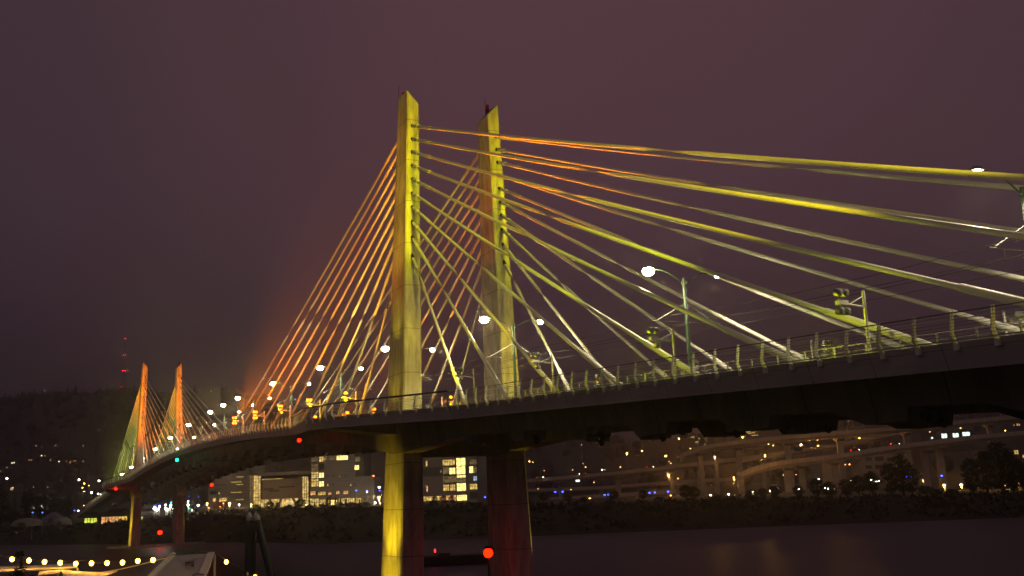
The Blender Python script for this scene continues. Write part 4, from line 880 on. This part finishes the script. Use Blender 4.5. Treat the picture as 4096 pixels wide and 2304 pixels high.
MB().add([loc(p) for p in (B_+nrm*.02, B_+rv*.05+nrm*.10, C2+rv*.05+nrm*.10, C2+nrm*.02, B_-rv*.34-nrm*.01+nrm*.06, C2-rv*.34+nrm*.06)], [(0, 1, 2, 3), (4, 0, 3, 5), (1, 4, 5, 2)]).build('side_flap', M['fabric'], t)
for q in (A, B_, C2, D2): MB().tube(loc(q+th), tuple(Vector(loc(Vector((q.x, q.y, 1.6))))), .06, n=8).build('support_post', M['galv'], t)
def on_panel(px, py, lift=.015):
    v = at(px, py, 1.0)-CAM; k = (A-CAM).dot(nrm)/v.dot(nrm); return CAM+v*k+nrm*lift
zp = lambda x, y: (580+.12422*x, 2180+.12422*y)
ux = (on_panel(*zp(1590, 690))-on_panel(*zp(1280, 690))).normalized(); uy = nrm.cross(ux).normalized()
# lettering
def lettering(txt, x0, y0, width_px, h_px, mt, name, squash=1.0):
    cu = bpy.data.curves.new(name, 'FONT'); cu.body = txt; cu.size = 1; tmp = bpy.data.objects.new(name, cu); COL.objects.link(tmp)
    dg = bpy.context.evaluated_depsgraph_get(); me = bpy.data.meshes.new_from_object(tmp.evaluated_get(dg)); bpy.data.objects.remove(tmp)
    xs_ = [v.co.x for v in me.vertices]; ys_ = [v.co.y for v in me.vertices]; w, h = max(xs_)-min(xs_), max(ys_)-min(ys_)
    o0 = on_panel(*zp(x0, y0)); W_ = (on_panel(*zp(x0+width_px, y0))-o0).length; H_ = (on_panel(*zp(x0, y0-h_px))-o0).length
    for v in me.vertices: v.co = (o0-off)+ux*((v.co.x-min(xs_))/w*W_)+uy*((v.co.y-min(ys_))/h*H_)
    me.materials.clear(); me.materials.append(mt); o = bpy.data.objects.new(name, me); COL.objects.link(o); o.parent = t; return o
lettering('SPIRIT', 1290, 520, 285, 66, M['gold'], 'lettering')
def decal(name, pts, mt):
    P = [on_panel(*zp(*q), .012) for q in pts]; n = len(P)
    MB().add([loc(q) for q in P]+[loc(q-nrm*.01) for q in P], [tuple(range(n)), tuple(range(2*n-1, n-1, -1))]+[(i, (i+1) % n, n+(i+1) % n, n+i) for i in range(n)]).build(name, mt, t)
decal('emblem_treeline', [(1283, 575), (1300, 548), (1318, 538), (1340, 560), (1365, 545), (1392, 520), (1410, 545), (1440, 545), (1468, 528), (1500, 548), (1530, 538), (1550, 526), (1585, 560), (1586, 580), (1500, 578), (1420, 570)], M['print'])
decal('emblem_stripe', [(1283, 596), (1440, 574), (1440, 581), (1283, 606)], M['print'])
decal('emblem_stripe', [(1283, 618), (1470, 588), (1470, 595), (1283, 628)], M['print'])
decal('emblem_stripe', [(1283, 662), (1480, 628), (1520, 614), (1520, 628), (1480, 645), (1283, 676)], M['print'])
decal('emblem_hull', [(1470, 686), (1500, 650), (1540, 620), (1586, 605), (1586, 684)], M['print'])
decal('printed_wave', [(1500, 998), (1540, 950), (1600, 918), (1680, 905), (1760, 915), (1830, 935), (1910, 930), (1910, 965), (1830, 975), (1750, 960), (1680, 950), (1610, 970), (1575, 1000)], M['blueprint'])
# festoon lights
BP = [(-16, 2222), (48, 2237), (116, 2242), (178, 2248), (241, 2251), (303, 2255), (366, 2253), (428, 2252), (490, 2250), (551, 2244), (612, 2240)]
BD = 44.0
ATT = [(-60, 2205), (62, 2228), (92, 2233), (341, 2239.5), (580, 2229), (668, 2224), (706, 2215), (760, 2213), (815, 2197), (858, 2207), (905, 2242), (990, 2290), (1035, 2316)]
W_ = []
wire_px = [(-60, 2205), (-16, 2216), (20, 2226), (48, 2227), (75, 2232), (112, 2233), (150, 2242), (183, 2238), (212, 2248), (248, 2241), (275, 2250), (308, 2243), (341, 2239), (371, 2244), (398, 2254), (430, 2242), (458, 2249), (492, 2240), (520, 2247), (555, 2234), (578, 2229), (612, 2230), (640, 2235), (668, 2226), (706, 2215), (760, 2214), (790, 2205), (815, 2197), (858, 2207), (905, 2240), (950, 2264), (990, 2290), (1030, 2318)]
s_ = empty('festoon_string', tuple(at(300, 2245, BD)), 0, 'string of glowing festoon bulbs swagged across the bottom left', 'string lights'); so = Vector(s_.location)
MB().sweep([at(x, y, BD if x < 640 else BD+(x-640)*.02)-so for x, y in wire_px], .016, 6).build('cord', M['raildark'], s_)
for i, (x, y) in enumerate(BP+[(905, 2248), (1020, 2308)]):
    dd = BD if x < 640 else BD+(x-640)*.02; p = at(x, y, dd)-so
    bl = MB().ball(p, .088, 12, 8, (1, 1, 1.15)).build('bulb', M['bulb'], s_)
    MB().tube(p+Vector((0, 0, .07)), p+Vector((0, 0, .15)), .03, n=8).build('socket', M['dark'], bl)
    point('bulb_light', s_, p+Vector((0, 0, -.13)), 3, (1, .50, .12), .05)
for x, y in ((674, 2231), (990, 2296)):                              # sockets whose bulbs are out
    p = at(x, y, BD if x < 700 else BD+(x-640)*.02)-so; MB().tube(p+Vector((0, 0, .09)), p+Vector((0, 0, -.06)), .035, .055, n=8).build('unlit_bulb', M['fabric'], s_)
# shade canopies under the bulbs
def canopy(pts, label, mt, group='canopies at the bottom left'):
    P = [at(x, y, d) for x, y, d in pts]; c_ = sum(P, Vector())/len(P); n = len(P)
    t_ = empty('shade_canopy', (c_.x, c_.y, 1.6), 0, label, 'canopy', group); o_ = Vector((c_.x, c_.y, 1.6)); dn = Vector((0, 0, -.05))
    MB().add([tuple(q-o_) for q in P]+[tuple(q+dn-o_) for q in P], [tuple(range(n)), tuple(range(2*n-1, n-1, -1))]+[(i, (i+1) % n, n+(i+1) % n, n+i) for i in range(n)]).build('fabric', mt, t_)
    for q in (P[0], P[n//2]): MB().tube(tuple(q+dn-o_), tuple(Vector((q.x, q.y, 1.6))-o_), .045, n=8).build('post', M['galv'], t_)
canopy([(-40, 2266, 45.5), (120, 2262, 46), (300, 2254, 46.5), (310, 2266, 44.6), (180, 2274, 44), (60, 2284, 43.5), (-40, 2288, 43.4)], 'long grey-white canopy roof under the leftmost bulbs', M['fabric'])
canopy([(150, 2302, 43.2), (160, 2278, 44.4), (232, 2272, 44.9), (242, 2282, 44), (236, 2292, 43.4)], 'small pointed cream canopy between two larger ones', M['fabric'])
canopy([(246, 2318, 42.5), (254, 2296, 43.3), (236, 2272, 44.6), (300, 2284, 44.3), (400, 2288, 44.6), (470, 2282, 45.4), (420, 2300, 43.6), (380, 2318, 42.6)], 'bright cream canopy sail right of the small pointed one', M['fabric'])
tag(MB().sweep([at(x, y, 45.6) for x, y in ((400, 2290), (480, 2277), (560, 2259), (620, 2242), (668, 2232))], .022, 6).build('guy_rope', M['fabric']), 'pale guy rope rising to the gangway roof', 'rope')
# leafy shrub in front of the bulbs
p = at(80, 2300, 40); t_ = empty('potted_shrub', (p.x, p.y, p.z-1.2), 0, 'dark leafy shrub in front of the leftmost bulbs', 'shrub')
m = MB(); cs = [(random.gauss(0, .18), random.gauss(0, .18), random.uniform(.3, 1.35)) for _ in range(26)]+[(random.gauss(0, .06), random.gauss(0, .06), random.uniform(1.3, 2.05)) for _ in range(14)]+[(random.uniform(-.5, .75), random.gauss(0, .15), random.uniform(.6, 1.25)) for _ in range(24)]
leaf_cloud(m, cs, .15, 12, .055, 1.0); m.build('foliage', M['leaf'], t_); MB().tube((0, 0, -1), (0, 0, 1.3), .04, .015, n=6).build('stem', M['bark'], t_)
MB().tube((0, 0, -1.6), (0, 0, -.9), .28, .36, n=14).build('pot', M['bark'], t_)
# dolphin of two green piles
d_ = 76
def Z(x, y): return at(*zs_(x, y), d_)
p = Z(1840, 1119); t_ = empty('mooring_dolphin', (p.x, p.y, WZ), 0, 'pair of dark green mooring piles with grey pointed caps', 'mooring piles'); o_ = Vector((p.x, p.y, WZ))
for xt, xb in ((1832, 1808), (1945, 2150)):
    a = Z(xt, 300); b_ = Z(xb, 1119); dr = (b_-a).normalized(); foot = a+dr*((a.z-WZ+2)/-dr.z)
    R_ = 52*.2717*mpp(d_)
    pl = MB().tube(a-o_, foot-o_, R_*.96, n=16).build('pile', M['pile'], t_)
    MB().tube(a-o_-dr*.0, a-o_-dr*.26, R_*.97, n=16).tube(a-o_-dr*.26, a-o_-dr*.60, R_*.98, .02, n=16).build('pointed_cap', M['cone'], pl)
a, b_ = Z(1800, 345), Z(1990, 455)
MB().box(*sorted((0, 0)), 0, 0, 0, 0) if False else None
MB().add([tuple(q-o_+FH*s) for s in (-.30, .30) for q in (Z(1790, 340), Z(2000, 340), Z(2010, 462), Z(1790, 462))], [(0, 1, 2, 3), (7, 6, 5, 4), (0, 4, 5, 1), (1, 5, 6, 2), (2, 6, 7, 3), (3, 7, 4, 0)]).build('brace_plate', M['pile'], t_)
MB().tube(Z(1876, 470)-o_+FH*.5, Z(1862, 1300)-o_+FH*.5, .16, n=12).build('pipe', M['pile'], t_)

# ------------------------------------------------------------------ damp night air
hm = bpy.data.materials.new('night_haze'); hm.use_nodes = True; n, l = hm.node_tree.nodes, hm.node_tree.links; n.clear()
o = n.new('ShaderNodeOutputMaterial'); v = n.new('ShaderNodeVolumePrincipled'); v.inputs['Color'].default_value = (.86, .83, .85, 1)
v.inputs['Density'].default_value = .00033; v.inputs['Anisotropy'].default_value = .88; l.new(v.outputs[0], o.inputs['Volume'])
hz_ = MB().box(-4200, 700, -2600, 3600, -10, 470).build('haze', hm); tag(hz_, 'thin damp night haze over river and hills', 'haze', kind='stuff')
